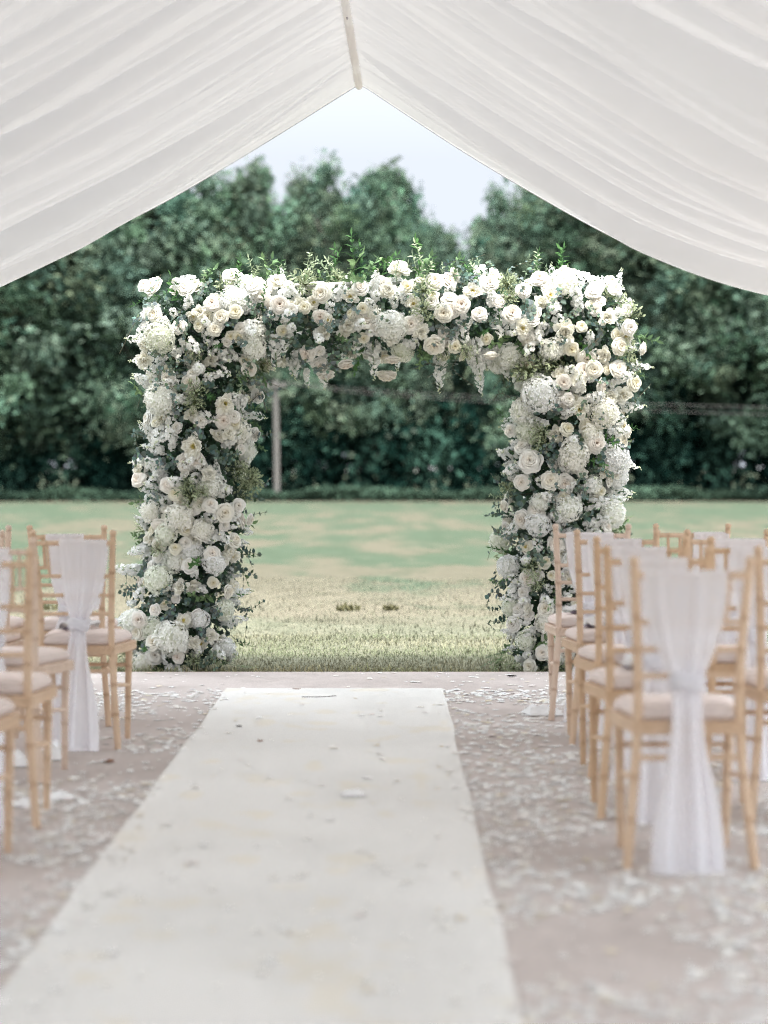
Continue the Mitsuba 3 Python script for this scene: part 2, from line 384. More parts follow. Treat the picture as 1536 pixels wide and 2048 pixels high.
def sash_mesh(seed, off, half_top, flare, knot_z, waist):
    """A chiffon sash folded over the top rail, gathered in a knot behind the chair and falling to the floor."""
    r = np.random.default_rng(seed)
    nx = 56; u = np.linspace(-1, 1, nx)
    yb = lambda z: np.interp(z, PS[:, 2], PS[:, 1])
    st = []                                       # (y, z, half width, fold depth, centre)
    for z in np.linspace(0.60, 0.89, 10): st.append((yb(z) + 0.020, z, 0.05 + (half_top - 0.05) * np.clip((z - 0.6) / 0.25, 0, 1) ** 0.8, 0.004, off))
    for a in np.linspace(0.1, PI - 0.1, 8): st.append((yb(0.9) + 0.0165 * math.cos(a), 0.897 + 0.0165 * math.sin(a), half_top, 0.0015, off))
    for z in np.linspace(0.885, knot_z + 0.01, 26):
        q = (z - knot_z) / (0.885 - knot_z)
        st.append((yb(z) - 0.0185 - 0.012 * (1 - q) ** 2, z, waist + (half_top - waist) * (1 - (1 - q) ** 1.9) ** 0.85, 0.003 + 0.012 * (1 - q), off + (0.0 - off) * (1 - q) ** 1.5 * 0.6))
    for z in np.linspace(knot_z - 0.004, 0.012, 40):
        q = (knot_z - z) / knot_z
        st.append((0.045 - 0.085 * q ** 0.8 - 0.02 * q, z, waist + (flare - waist) * q ** 0.80, 0.013 + 0.020 * q, off * 0.4 + 0.02 * math.sin(seed) * q))
    z0 = st[-1]
    st.append((z0[0] - 0.02, 0.006, z0[2] + 0.006, 0.018, z0[4])); st.append((z0[0] - 0.05, 0.005, z0[2] + 0.004, 0.010, z0[4]))
    ph = r.random(4) * 6.28; fr = np.array([3.1, 5.3, 8.7]) * (0.9 + 0.2 * r.random(3))
    v = []
    for k, (y, z, w, a, c) in enumerate(st):
        t = k / len(st)
        fold = (np.sin(fr[0] * u * 2.2 + ph[0] + 0.5 * t) + 0.6 * np.sin(fr[1] * u * 2.2 + ph[1] - 0.8 * t) + 0.35 * np.sin(fr[2] * u * 2.2 + ph[2] + t)) / 1.5
        edge = 0.012 * np.sin(z * 11 + ph[3]) * (z < knot_z) * np.sign(u) * np.abs(u) ** 3
        zz = z + (0.010 * np.sin(u * 5 + ph[0]) if z < 0.06 and z > 0.0065 else 0)
        v.append(np.stack([c + u * w + edge, y - a * fold - 0.002 * np.abs(fold), np.maximum(zz + 0 * u, 0.004)], 1))
    uv = np.stack(np.meshgrid(np.linspace(0, 1, len(st)), u, indexing='ij')[::-1], -1).reshape(-1, 2)
    return np.vstack(v), grid_faces(len(st), nx), uv


def knot_mesh(seed, off, kz, wide):
    m = MB(); a = np.linspace(0, 2 * PI, 25)
    for dz, rr in ((0.012, 0.011), (-0.006, 0.012), (-0.02, 0.009)):
        m.add(*tube(np.stack([off * 0.4 + wide * np.cos(a), 0.040 + 0.030 * np.sin(a), kz + dz + 0.007 * np.sin(2 * a + seed)], 1), rr * (1 + 0.2 * np.sin(5 * a + seed)), 8, False))
    return m.mesh()


def packet_mesh(seed):
    """A crumpled white tissue packet with a mauve underside lying on a seat."""
    r = np.random.default_rng(seed); n = 26
    a = np.linspace(0, 2 * PI, n, endpoint=False); rings = []
    for q, h in ((0.05, 0.050), (0.3, 0.058), (0.55, 0.050), (0.8, 0.026), (1.0, 0.030), (1.12, 0.022)):
        rad = q * (0.085 + 0.018 * np.sin(3 * a + seed) + 0.012 * np.sin(7 * a + 2 * seed))
        rings.append(np.stack([rad * 1.25 * np.cos(a), rad * 0.75 * np.sin(a), h + 0.010 * q * np.sin(6 * a + 4 * q + seed) + 0.006 * r.normal(size=n) * q], 1))
    return np.vstack(rings), grid_faces(len(rings), n, True)


v_under, f_under = tube(np.stack([np.linspace(-0.09, 0.09, 9), 0.01 * np.sin(np.linspace(0, 3, 9)), np.full(9, 0.011)], 1), 0.004 + 0.009 * np.sin(np.linspace(0.2, 2.9, 9)), 10)
v_under[:, 1] *= 3.2

CH = 'gilt free limewashed wooden banquet chairs set in rows'
CH = 'limewashed bamboo style chairs set in rows facing the arch'
# x, distance of the rear feet, turn (deg), wood, sash: offset, half width at the top, flare, knot, where it stands
chairs = [
    (0.935, 7.34, 0.5, 'mat_wood', (-0.02, 0.128, 0.105, 0.575), 'nearest chair of the aisle column right of the carpet'),
    (0.947, 8.38, 1.5, 'mat_wood_honey', (-0.01, 0.115, 0.13, 0.56), 'second nearest chair of the aisle column right of the carpet'),
    (1.012, 9.53, 3.0, 'mat_wood_honey', (-0.015, 0.115, 0.13, 0.56), 'third nearest chair of the aisle column right of the carpet'),
    (1.026, 10.66, 0.5, 'mat_wood', (-0.01, 0.12, 0.12, 0.55), 'fourth chair of the aisle column right of the carpet'),
    (1.006, 11.70, -1.0, 'mat_wood_pale', (-0.01, 0.114, 0.12, 0.55), 'palest chair, farthest of the aisle column right of the carpet'),
    (1.470, 8.36, -1.0, 'mat_wood', (-0.01, 0.12, 0.12, 0.56), 'chair cut by the right picture edge, nearest of the outer column'),
    (1.462, 9.52, 1.0, 'mat_wood_honey', (0.02, 0.12, 0.12, 0.56), 'second nearest chair of the outer column right of the carpet'),
    (1.515, 10.68, 0.0, 'mat_wood', (0.055, 0.115, 0.12, 0.55), 'third chair of the outer column right of the carpet'),
    (1.500, 11.78, 0.0, 'mat_wood', (0.095, 0.085, 0.12, 0.55), 'farthest chair of the outer column right of the carpet with bare spindles showing'),
    (-1.365, 7.24, 0.0, 'mat_wood', (0.0, 0.12, 0.11, 0.56), 'chair almost outside the left picture edge, nearest of the left aisle column'),
    (-1.372, 8.17, 0.0, 'mat_wood', (-0.02, 0.10, 0.12, 0.56), 'second nearest chair of the aisle column left of the carpet'),
    (-1.530, 9.39, -9.0, 'mat_wood_pale', (-0.02, 0.10, 0.13, 0.56), 'turned chair, third nearest of the aisle column left of the carpet'),
    (-1.352, 10.51, -3.0, 'mat_wood', (0.045, 0.105, 0.122, 0.545), 'fourth chair of the aisle column left of the carpet with its sash in full view'),
    (-1.498, 11.43, 0.0, 'mat_wood', (-0.01, 0.09, 0.12, 0.55), 'farthest chair of the aisle column left of the carpet'),
    (-1.950, 11.43, 0.0, 'mat_wood_pale', (0.0, 0.09, 0.12, 0.55), 'farthest chair of the outer column left of the carpet'),
    (-1.835, 10.50, 0.0, 'mat_wood_pale', (-0.02, 0.10, 0.12, 0.55), 'second farthest chair of the outer column left of the carpet'),
]
packets = {3: 1, 4: 2, 1: 3, 12: 4, 13: 5, 14: 6}
for i, (x, y, deg, wmat, (off, ht, fl, kz), where) in enumerate(chairs):
    M = T().translate([x, y, 0]).rotate([0, 0, 1], deg)
    c = thing('banquet_chair', where, 'chair', CH)
    for k, (n, _, kind, _) in enumerate(chair_parts):
        part(c, n, PLY[k, 'mat_cushion' if kind == 'cushion' else wmat], M)
    short = where.split(',')[0].replace(' with its sash in full view', '').replace(' with bare spindles showing', '').replace(' of the carpet', '').replace('column ', 'column, ').replace('the aisle column, ', 'aisle column ').replace('the outer column, ', 'outer column ')
    ss = thing('chair_sash', 'white sash over the back of the ' + short
               if not where.startswith(('palest', 'turned', 'chair ')) else
               {'pal': 'white chiffon sash on the palest chair at the far end of the right aisle column', 'tur': 'white chiffon sash on the turned chair left of the carpet',
                'cha': 'white chiffon sash hanging on the chair at the right picture edge' if x > 0 else 'white chiffon sash on the chair almost outside the left picture edge'}[where[:3]],
               'chair sash', 'white chiffon sashes tied behind the chairs')
    waist = (0.038, 0.033, 0.030, 0.036)[i % 4] if i < 12 else 0.029
    v, f, uv = sash_mesh(100 + i, off, ht, fl, kz, waist)
    part(ss, 'drape', mikit.ply((v, f), 'mat_chiffon', True, uv=uv), M)
    v, f = knot_mesh(i, off, kz, waist + 0.008)
    part(ss, 'knot', mikit.ply((v, f), 'mat_chiffon', True, uv=v[:, :2] * 0.2), M)
    if i in packets:
        p = thing('tissue_packet', 'white tissue packet on the seat of the ' + short, 'packet', 'white tissue packets left on the seats')
        M2 = T().translate([x, y, 0]).rotate([0, 0, 1], deg).translate([-0.03 + 0.02 * (i % 3), 0.27, 0.502]).rotate([0, 0, 1], 20 * packets[i])
        v, f = packet_mesh(packets[i])
        part(p, 'tissue', mikit.ply((v, f), 'mat_paper', 50), M2)
        part(p, 'underside', mikit.ply((v_under, f_under), 'mat_mauve', 50), M2)

# white cloths and papers on the floor
def cloth_mesh(w, h, z, seed):
    r = np.random.default_rng(seed); n = 24
    u, t = np.meshgrid(np.linspace(-1, 1, n), np.linspace(-1, 1, n))
    e = np.clip(1 - np.maximum(np.abs(u), np.abs(t)) ** 3, 0, 1)
    hgt = 0.004 + z * e * meshkit.fbm(np.stack([u * 1.7 + seed, t * 1.7, 0 * u], -1), 3, seed) * 1.5
    k = 1 + 0.18 * (meshkit.noise(np.stack([u * 2 + seed, t * 2, 0 * u + 1], -1), seed) - 0.5)
    return np.stack([u * w / 2 * k, t * h / 2 * k, hgt], -1).reshape(-1, 3), grid_faces(n, n)


for (x, y, w, h, z, rz, lab) in (
        (1088, 1430, 0.19, 0.20, 0.055, 10, 'crumpled white cloth on the floor beside the palest chair leg'),
        (32, 1532, 0.12, 0.16, 0.05, 0, 'small white cloth heap on the floor at the left picture edge'),
        (108, 1518, 0.07, 0.20, 0.07, 15, 'small white cloth fold on the floor behind a left chair leg'),
        (118, 1598, 0.10, 0.12, 0.02, 30, 'torn white paper flat on the floor beside the near left chair leg'),
        (52, 1612, 0.09, 0.14, 0.02, -20, 'white paper scrap flat on the floor left of the near left chair'),
        (705, 1597, 0.085, 0.10, 0.02, 8, 'white paper slip lying in the middle of the ivory carpet')):
    d = F * EYE / (y - 938); p = px(x, y, d)
    zz = 0.009 if 'carpet' in lab else 0.001
    v, f = cloth_mesh(w, h, z, int(x))
    obj('white_cloth' if 'cloth' in lab else 'paper_scrap', mikit.ply((v, f), 'mat_paper', True), lab, 'cloth' if 'cloth' in lab else 'paper', to_world=T().translate([p[0], p[1], zz]).rotate([0, 0, 1], rz))

# curled leaves and a twig
def leaf_curl(l, w, lift):
    t = np.linspace(0, 1, 9); v = []
    for k in t:
        ww = w * math.sin(PI * min(0.98, k * 0.94 + 0.03)) ** 0.7
        v += [[-ww, l * (k - 0.5), 0.004 + lift * (2 * k - 1) ** 2 + 0.4 * ww], [0, l * (k - 0.5), 0.003 + lift * (2 * k - 1) ** 2], [ww, l * (k - 0.5), 0.004 + lift * (2 * k - 1) ** 2 + 0.5 * ww]]
    return np.array(v), grid_faces(9, 3)


for (x, y, l, w, rz, mat, lab) in (
        (1024, 1355, 0.055, 0.016, 80, 'mat_dark_leaf', 'dark curled leaf on the bare floor in front of the right arch pillar'),
        (477, 1459, 0.035, 0.010, 60, 'mat_dark_leaf', 'small grey dry leaf on the far part of the ivory carpet'),
        (340, 1357, 0.014, 0.006, 10, 'mat_dark_leaf', 'tiny dark leaf on the floor in front of the left arch pillar'),
        (520, 1489, 0.03, 0.010, 80, 'mat_brown_leaf', 'tan petal scrap near the left edge of the carpet'),
        (215, 1527, 0.055, 0.020, 70, 'mat_brown_leaf', 'reddish brown dry leaf on the floor beside the left sash hem'),
        (593, 1383, 0.05, 0.006, 75, 'mat_brown_leaf', 'thin dry leaf on the far end of the carpet')):
    d = F * EYE / (y - 938); p = px(x, y, d)
    onc = CX0 < p[0] < CX1 and p[1] < 13.3
    v, f = leaf_curl(l, w, 0.004)
    obj('fallen_leaf', mikit.ply((v, f), mat, True), lab, 'leaf', to_world=T().translate([p[0], p[1], 0.008 if onc else 0.0]).rotate([0, 0, 1], rz))
d = F * EYE / (1398 - 938)
tw = spline([px(603, 1396, d), px(640, 1394, d), px(672, 1388, d * 1.005)], 12); tw[:, 2] = 0.010
obj('twig', mikit.ply(tube(tw, 0.0018, 5), 'mat_bark'), 'thin dry stem lying on the far end of the ivory carpet', 'twig')

# ------------------------------------------------------------------ flower arch
AD = 14.92                                  # distance of the arch's middle plane
SC = F / AD
def ax_(x): return (x - 768) / SC
def az_(y): return EYE - (y - 938) / SC
LO_Y = np.array([560, 600, 660, 720, 780, 850, 920, 1000, 1080, 1130, 1180, 1240, 1300, 1350])
LO_X = np.array([318, 312, 292, 292, 300, 308, 296, 300, 285, 290, 275, 262, 262, 262])
LI_X = np.array([520, 520, 520, 518, 505, 498, 490, 490, 478, 478, 472, 462, 462, 470])
RI_X = np.array([1030, 1030, 1032, 1035, 1040, 1030, 1020, 1015, 1008, 1010, 1008, 1018, 1022, 1030])
RO_X = np.array([1225, 1240, 1262, 1262, 1248, 1240, 1236, 1222, 1222, 1220, 1215, 1210, 1210, 1210])
ZZ = az_(LO_Y)[::-1]
fl = lambda a: (lambda z: np.interp(z, ZZ, ax_(a)[::-1]))
LO, LI, RI, RO = fl(LO_X), fl(LI_X), fl(RI_X), fl(RO_X)
BX = ax_(np.array([320, 420, 520, 600, 660, 720, 780, 840, 900, 960, 1020, 1100, 1230]))
TOPZ = az_(np.array([585, 572, 570, 575, 575, 572, 560, 562, 565, 560, 562, 568, 585])); BOTZ = az_(np.array([730, 730, 728, 728, 730, 705, 720, 712, 718, 722, 720, 735, 735]))
BT, BB = (lambda x: np.interp(x, BX, TOPZ)), (lambda x: np.interp(x, BX, BOTZ))
RY = 0.24                                    # half thickness of the planting, front to back


def inside(x, z):
    """Which limb of the arch holds the point, and (a, b): across the limb from -1 to 1."""
    zc, xc = np.clip(z, ZZ[0], ZZ[-1]), x
    if BB(xc) <= z <= BT(xc) and LO(zc) <= x <= RO(zc): return 'lintel', (2 * (z - BB(xc)) / (BT(xc) - BB(xc)) - 1)
    if z < 2.36 and LO(zc) <= x <= LI(zc): return 'left', 2 * (x - LO(zc)) / (LI(zc) - LO(zc)) - 1
    if z < 2.36 and RI(zc) <= x <= RO(zc): return 'right', 2 * (x - RI(zc)) / (RO(zc) - RI(zc)) - 1
    return None, 0


def front(x, z):
    """Point and outward normal of the planting's front at (x, z)."""
    zc = np.clip(z, ZZ[0], ZZ[-1])
    w, a = inside(x, z)
    if w is None:       # outside the outline: clamp to the nearest limb edge
        c = [('left', (x - LO(zc), x - LI(zc))), ('right', (x - RI(zc), x - RO(zc))), ('lintel', (z - BB(x), z - BT(x)))]
        best = min(c, key=lambda q: min(abs(q[1][0]), abs(q[1][1])))
        w = best[0]; a = -1 if abs(best[1][0]) < abs(best[1][1]) else 1
    a = float(np.clip(a, -1, 1)); dep = RY * math.sqrt(max(0.0, 1 - abs(a) ** 2.4))
    if w == 'lintel':
        n = np.array([0, -1, 0.75 * a]); 
        if x < ax_(340): n[0] -= 0.6
        if x > ax_(1210): n[0] += 0.6
    else:
        n = np.array([0.85 * a, -1, 0.12])
        if z < 0.25: n[2] -= 0.1
    return np.array([x, AD - dep, z]), n / np.linalg.norm(n)


# -- flowers and sprigs: a few variants of each, base at the origin, facing +z
def petal(m, phi, length, width, tilt, curl, r0, z0, c0, c1, rng, na=5, nb=5, ruf=0.0, cup=0.55):
    """One petal: from the base at radius r0 outwards; tilt from the axis; curl bends the tip."""
    a = np.linspace(-1, 1, na); b = np.linspace(0, 1, nb)
    A, B = np.meshgrid(a, b)
    ang = tilt + curl * B
    ca = np.cumsum(np.vstack([np.zeros((1, na)), np.sin((ang[1:] + ang[:-1]) / 2) * length / (nb - 1)]), 0)
    cz = np.cumsum(np.vstack([np.zeros((1, na)), np.cos((ang[1:] + ang[:-1]) / 2) * length / (nb - 1)]), 0)
    w = width * np.where(B < 0.6, 0.25 + 0.75 * np.sin(PI / 2 * B / 0.6), np.sqrt(np.clip(1 - ((B - 0.6) / 0.42) ** 2, 0, 1)))
    r = r0 + ca + 1e-4
    th = A * np.minimum(w / np.maximum(r + cup * width, 1e-3), 1.5)
    rr = r - cup * width * (1 - np.cos(th)) * 0.3
    z = z0 + cz + 0.10 * width * A**2 * (1 - 0.5 * B)
    if ruf:
        k = rng.random() * 6.28
        z = z + ruf * B * np.sin(5 * A + k); rr = rr + ruf * B * np.sin(4 * A + 2 * k)
    v = np.stack([rr * np.cos(phi + th), rr * np.sin(phi + th), z], -1).reshape(-1, 3)
    c = (np.asarray(c0) * (1 - B[..., None] ** 0.7) + np.asarray(c1) * B[..., None] ** 0.7).reshape(-1, 3)
    m.add(v, grid_faces(nb, na), c)


def make_rose(rng, big=1.0, c_out=(0.835, 0.825, 0.775), c_in=(0.82, 0.755, 0.67)):
    """A garden rose: overlapping petals whose rims roll outwards, layer on layer round a tight swirl."""
    m = MB(); s = 0.055 * big
    for k, (n, rim, hgt) in enumerate([(6, 0.78, 0.45), (6, 0.68, 0.66), (5, 0.56, 0.80), (5, 0.44, 0.88), (4, 0.32, 0.92), (4, 0.21, 0.93), (3, 0.11, 0.92)]):
        p0 = rng.random() * 6.28; q = 1 - k / 6; roll = 0.26 * s * (0.45 + 0.55 * q)
        for j in range(n):
            phi = p0 + j * 2 * PI / n + 0.14 * rng.normal(); R1 = rim * s * (1 + 0.07 * rng.normal()); H1 = hgt * s * (1 + 0.05 * rng.normal()); kk = rng.random() * 6.28
            A, B = np.meshgrid(np.linspace(-1, 1, 7), np.linspace(0, 1, 7))
            half = (PI / n) * 1.4; W = np.clip((B - 0.62) / 0.38, 0, 1)
            r = R1 * np.sin(PI / 2 * np.minimum(1, B * 1.5)) ** 0.8 + roll * W ** 1.3 * (1 + 0.25 * np.sin(3 * A + kk))
            z = H1 * np.minimum(1, B / 0.75) ** 1.5 + 0.10 * s * np.sin(PI * W * 0.5) - 0.16 * s * q * W ** 2.5
            point = (1 - np.abs(A) ** 3) * 0.06 * s * W
            r = r + point - 0.10 * s * np.abs(A) ** 2.5 * W + 0.03 * s * A
            z = z - 0.10 * s * np.abs(A) ** 2.5 * B
            th = phi + A * half * (0.35 + 0.65 * np.sin(PI / 2 * np.minimum(1, B * 1.5)))
            v = np.stack([r * np.cos(th), r * np.sin(th), z], -1).reshape(-1, 3)
            t0 = min(1.0, q + 0.25); c1 = np.array(c_in) * (1 - t0) + np.array(c_out) * t0; c0 = np.array(c_in) * (1 - q) + np.array(c_out) * q
            m.add(v, grid_faces(7, 7), (c0 * (1 - B[..., None]) + c1 * B[..., None]).reshape(-1, 3))
    return m


def make_peony(rng, big=1.0, yellow=True):
    m = MB(); s = 0.054 * big; out = np.array((0.84, 0.835, 0.785)); inn = np.array((0.81, 0.76, 0.58))
    for k, (n, L, W, tl, cu) in enumerate([(7, 1.0, 0.62, 1.35, -0.35), (7, 0.98, 0.56, 1.12, -0.45), (7, 0.84, 0.48, 0.95, -0.6), (6, 0.62, 0.40, 0.75, -0.6)]):
        p0 = rng.random() * 6.28
        for j in range(n): petal(m, p0 + j * 2 * PI / n + 0.25 * rng.normal(), L * s * (1 + 0.10 * rng.normal()), W * s, tl + 0.14 * rng.normal(), cu + 0.2 * rng.normal(), 0.006, 0.004 * k, inn * 0.6 + out * 0.4, out, rng, na=6, nb=6, ruf=0.07 * s)
    if yellow:
        for j in range(34):     # stamens
            a, t = rng.random() * 6.28, 0.65 * math.sqrt(rng.random())
            d = np.array([math.sin(t) * math.cos(a), math.sin(t) * math.sin(a), math.cos(t)]); b = d * s * 0.10; e = d * s * (0.30 + 0.10 * rng.random()) + [0, 0, 0.006]
            x = np.cross(d, [0.3, 0.9, 0.1]); x /= np.linalg.norm(x); y = np.cross(d, x); w = s * 0.040
            m.add([b, e + x * w, e - 0.5 * x * w + 0.8 * y * w, e - 0.5 * x * w - 0.8 * y * w, e + d * w], [[0, 1, 2], [0, 2, 3], [0, 3, 1], [4, 2, 1], [4, 3, 2], [4, 1, 3]], (0.76, 0.65 + 0.06 * rng.random(), 0.26))
    else:
        for j in range(34):
            petal(m, rng.random() * 6.28, s * (0.38 + 0.25 * rng.random()), s * 0.30, 0.55 * rng.random(), 0.3 * rng.normal(), 0.006 * rng.random() * big + 0.002, 0.012 * big * rng.random(), inn, out * 0.99, rng, 3, 4, ruf=0.10 * s)
    return m


def floret(m, at, n, size, rng, col, petals=4):
    r = rot_to(n, rng.random() * 6.28)
    for k in range(petals):
        a = k * 2 * PI / petals
        loc = np.array([[0, 0, 0], [size * 0.62, -size * 0.44, size * 0.20], [size * 1.04, -size * 0.12, size * 0.10], [size * 1.0, size * 0.22, size * 0.16], [size * 0.55, size * 0.46, size * 0.22]])
        c, s = math.cos(a), math.sin(a)
        loc = loc @ np.array([[c, s, 0], [-s, c, 0], [0, 0, 1]])
        loc[1:, 2] += 0.12 * size * rng.normal(size=4)
        m.add(at + loc @ r.T, [[0, 1, 2], [0, 2, 3], [0, 3, 4]], col)


def make_hydrangea(rng, big=1.0, col=(0.83, 0.835, 0.79)):
    m = MB(); rad = 0.086 * big; off_ = rng.random(3)
    c = trimesh.creation.icosphere(1, 0.76 * rad); m.add(np.array(c.vertices) * [1, 1, 0.85] + [0, 0, 0.6 * rad], c.faces, np.array(col) * [0.93, 0.95, 0.86])
    n = 130; k = np.arange(n) + 0.5
    zz = 1 - 1.62 * k / n; a = k * 2.39996
    for z, p in zip(zz, a):
        q = math.sqrt(max(0, 1 - z * z)); d = np.array([q * math.cos(p), q * math.sin(p), z])
        rr = rad * (0.80 + 0.34 * meshkit.noise(d * 2.3 + 9 * off_)) * np.array([1, 1, 0.86])
        floret(m, d * rr + [0, 0, 0.6 * rad], d + 0.35 * rng.normal(size=3), 0.0150 * (0.75 + 0.5 * rng.random()), rng, np.array(col) * (0.93 + 0.09 * rng.random()))
    return m


def make_stock(rng, length=0.17, rad=0.032, n=20):
    """A spike of ruffled double florets, smaller towards the tip."""
    m = MB(); m.add(*tube([[0, 0, -0.03], [0.004, 0, length * 0.5], [0, 0.004, length]], [0.0035, 0.003, 0.002], 5), (0.16, 0.24, 0.12))
    for k in range(n):
        t = (k + 0.3 * rng.random()) / n; a = k * 2.39996 + 0.4 * rng.normal(); taper = 1.0 - 0.55 * max(0, t - 0.35) / 0.65
        d = np.array([math.cos(a), math.sin(a), 0.25 + 0.9 * t + 0.25 * rng.normal()]); d /= np.linalg.norm(d)
        at = np.array([math.cos(a), math.sin(a), 0]) * rad * taper * (0.45 + 0.6 * rng.random()) + [0, 0, length * (0.04 + 0.94 * t)]
        col = np.array((0.84, 0.845, 0.825)) * (0.92 + 0.07 * rng.random()); sz = 0.0215 * (0.7 + 0.55 * rng.random()) * taper
        floret(m, at, d + 0.25 * rng.normal(size=3), sz, rng, col, 5)
        floret(m, at + d * sz * 0.22, d + 0.45 * rng.normal(size=3), sz * 0.66, rng, col * [1, 1, 0.985], 4)
    for k in range(5):
        e = np.array([0.004 * rng.normal(), 0.004 * rng.normal(), length * (0.97 + 0.03 * k)]); c = trimesh.creation.icosphere(0, 0.0055 - 0.0006 * k); m.add(np.array(c.vertices) + e, c.faces, (0.66, 0.70, 0.52))
    return m


def leafshape(m, base, d, up, L, W, c0, c1=None, fold=0.25, round_=False, rng=None):
    d = d / np.linalg.norm(d); s = np.cross(d, up); s /= np.linalg.norm(s) + 1e-9; u = np.cross(s, d)
    ts = np.array([0.0, 0.16, 0.42, 0.70, 1.0]); ws = np.array([0.05, 0.80, 1.0, 0.78, 0.10]) if round_ else np.array([0.05, 0.62, 1.0, 0.66, 0.02])
    bend = -0.16 * L * ts**2
    mid = base + np.outer(ts * L, d) + np.outer(bend, u)
    lft = mid + np.outer(ws * W / 2, s) + np.outer(ws * W / 2 * fold, u); rgt = mid - np.outer(ws * W / 2, s) + np.outer(ws * W / 2 * fold, u)
    v = np.stack([lft, mid, rgt], 1).reshape(-1, 3); c1 = c0 if c1 is None else c1
    c = np.tile(np.array([c1, c0, c1], float), (5, 1))
    m.add(v, grid_faces(5, 3), c)


def make_eucalyptus(rng, n=9, length=0.26, leaf=0.036, col=(0.155, 0.21, 0.18), small_tip=True):
    m = MB()
    p = spline([[0, 0, -0.05], [0.01 * rng.normal(), 0.01 * rng.normal(), length * 0.4], [0.05 * rng.normal(), 0.05 * rng.normal(), length * 0.75], [0.08 * rng.normal(), 0.08 * rng.normal(), length]], 14)
    m.add(*tube(p, np.linspace(0.0026, 0.0012, 14), 5), (0.16, 0.14, 0.10))
    for k in range(n):
        t = 0.16 + 0.84 * (k + 0.3) / n; at = np.array([np.interp(t, np.linspace(0, 1, 14), p[:, i]) for i in range(3)]); a = k * 1.45 + rng.normal() * 0.3
        sz = leaf * ((1.15 - 0.55 * t) if small_tip else 1) * (0.85 + 0.3 * rng.random())
        for s in (0, PI):
            d = np.array([math.cos(a + s), math.sin(a + s), 0.45 + 0.3 * rng.normal()]); cc = np.array(col) * (0.75 + 0.5 * rng.random()) * [1 + 0.1 * rng.normal(), 1, 1 + 0.12 * rng.normal()]
            leafshape(m, at, d, np.array([0.2 * rng.normal(), 0.2 * rng.normal(), 1.0]), sz, sz * 0.98, cc, cc * 1.12, 0.12, True)
    return m


def make_variegated(rng, n=84, rad=0.085, l=0.030):
    m = MB()
    for k in range(7):
        d = np.array([0.8 * rng.normal(), 0.8 * rng.normal(), 1.0]); d /= np.linalg.norm(d)
        m.add(*tube([[0, 0, -0.02], d * rad * 0.9], [0.002, 0.001], 4), (0.16, 0.19, 0.10))
    for k in range(n):
        d = np.array([rng.normal(), rng.normal(), 0.55 + rng.normal() * 0.8]); d /= np.linalg.norm(d)
        at = d * rad * (0.25 + 0.72 * rng.random() ** 0.6)
        if k % 2 == 0: m.add(*tube([[0, 0, -0.015], at * 0.5 + [0, 0, 0.004], at], [0.0016, 0.0012, 0.0008], 3, False), (0.16, 0.19, 0.10))
        dd = d + 0.7 * rng.normal(size=3); g = 0.8 + 0.4 * rng.random()
        leafshape(m, at, dd, d + 0.4 * rng.normal(size=3), l * (0.7 + 0.6 * rng.random()), l * 0.42, np.array((0.17, 0.225, 0.11)) * g, np.array((0.50, 0.54, 0.38)) * g, 0.3)
    return m


def make_ruscus(rng, length=0.21, n=7, col=(0.075, 0.155, 0.055), l=0.052, w=0.42):
    m = MB()
    bx = 0.06 * rng.normal(); by = 0.06 * rng.normal()
    p = spline([[0, 0, -0.06], [0.2 * bx, 0.2 * by, length * 0.5], [bx, by, length]], 12)
    m.add(*tube(p, np.linspace(0.0024, 0.001, 12), 5), np.array(col) * 1.2)
    for k in range(n):
        t = 0.25 + 0.75 * (k + 0.5) / n; at = np.array([np.interp(t, np.linspace(0, 1, 12), p[:, i]) for i in range(3)])
        for s in (0, 1):
            a = (k % 2) * 1.2 + s * PI + 0.4 * rng.normal(); d = np.array([math.cos(a), math.sin(a), 0.75 + 0.3 * rng.normal()])
            cc = np.array(col) * (0.75 + 0.55 * rng.random())
            leafshape(m, at, d, np.array([0.3 * rng.normal(), 0.3 * rng.normal(), 1]), l * (1.1 - 0.4 * t) * (0.85 + 0.3 * rng.random()), l * w * (1.1 - 0.4 * t), cc * 1.15, cc, 0.22)
    tip = p[-1]; leafshape(m, tip, p[-1] - p[-2], np.array([1.0, 0.2, 0]), l * 0.8, l * w * 0.7, np.array(col) * 1.25, None, 0.2)
    return m


g_ = np.random.default_rng(41)
KINDS = {}      # kind -> (part name, natural radius, list of ply dicts)
def variants(kind, name, rad, makers, bsdf, smooth=False):
    KINDS[kind] = (name, rad, [f().ply(bsdf, smooth, True) for f in makers])


variants('R', 'rose', 0.056, [lambda: make_rose(g_), lambda: make_rose(g_, 1.0, (0.835, 0.815, 0.765), (0.82, 0.73, 0.64)), lambda: make_rose(g_, 1.0, (0.835, 0.83, 0.795), (0.82, 0.78, 0.70)), lambda: make_rose(g_, 1.0, (0.835, 0.825, 0.76), (0.82, 0.76, 0.62))], 'mat_petal', True)
variants('P', 'peony', 0.060, [lambda: make_peony(g_), lambda: make_peony(g_, 1.0, False), lambda: make_peony(g_), lambda: make_peony(g_, 1.0, False)], 'mat_petal', True)
variants('H', 'hydrangea', 0.086, [lambda: make_hydrangea(g_), lambda: make_hydrangea(g_, 1.0, (0.83, 0.82, 0.765)), lambda: make_hydrangea(g_, 1.0, (0.785, 0.805, 0.72)), lambda: make_hydrangea(g_, 1.0, (0.815, 0.82, 0.81))], 'mat_petal')
variants('S', 'stock', 0.060, [lambda: make_stock(g_), lambda: make_stock(g_, 0.13, 0.034, 16), lambda: make_stock(g_, 0.20, 0.030, 24), lambda: make_stock(g_, 0.11, 0.038, 15)], 'mat_petal')
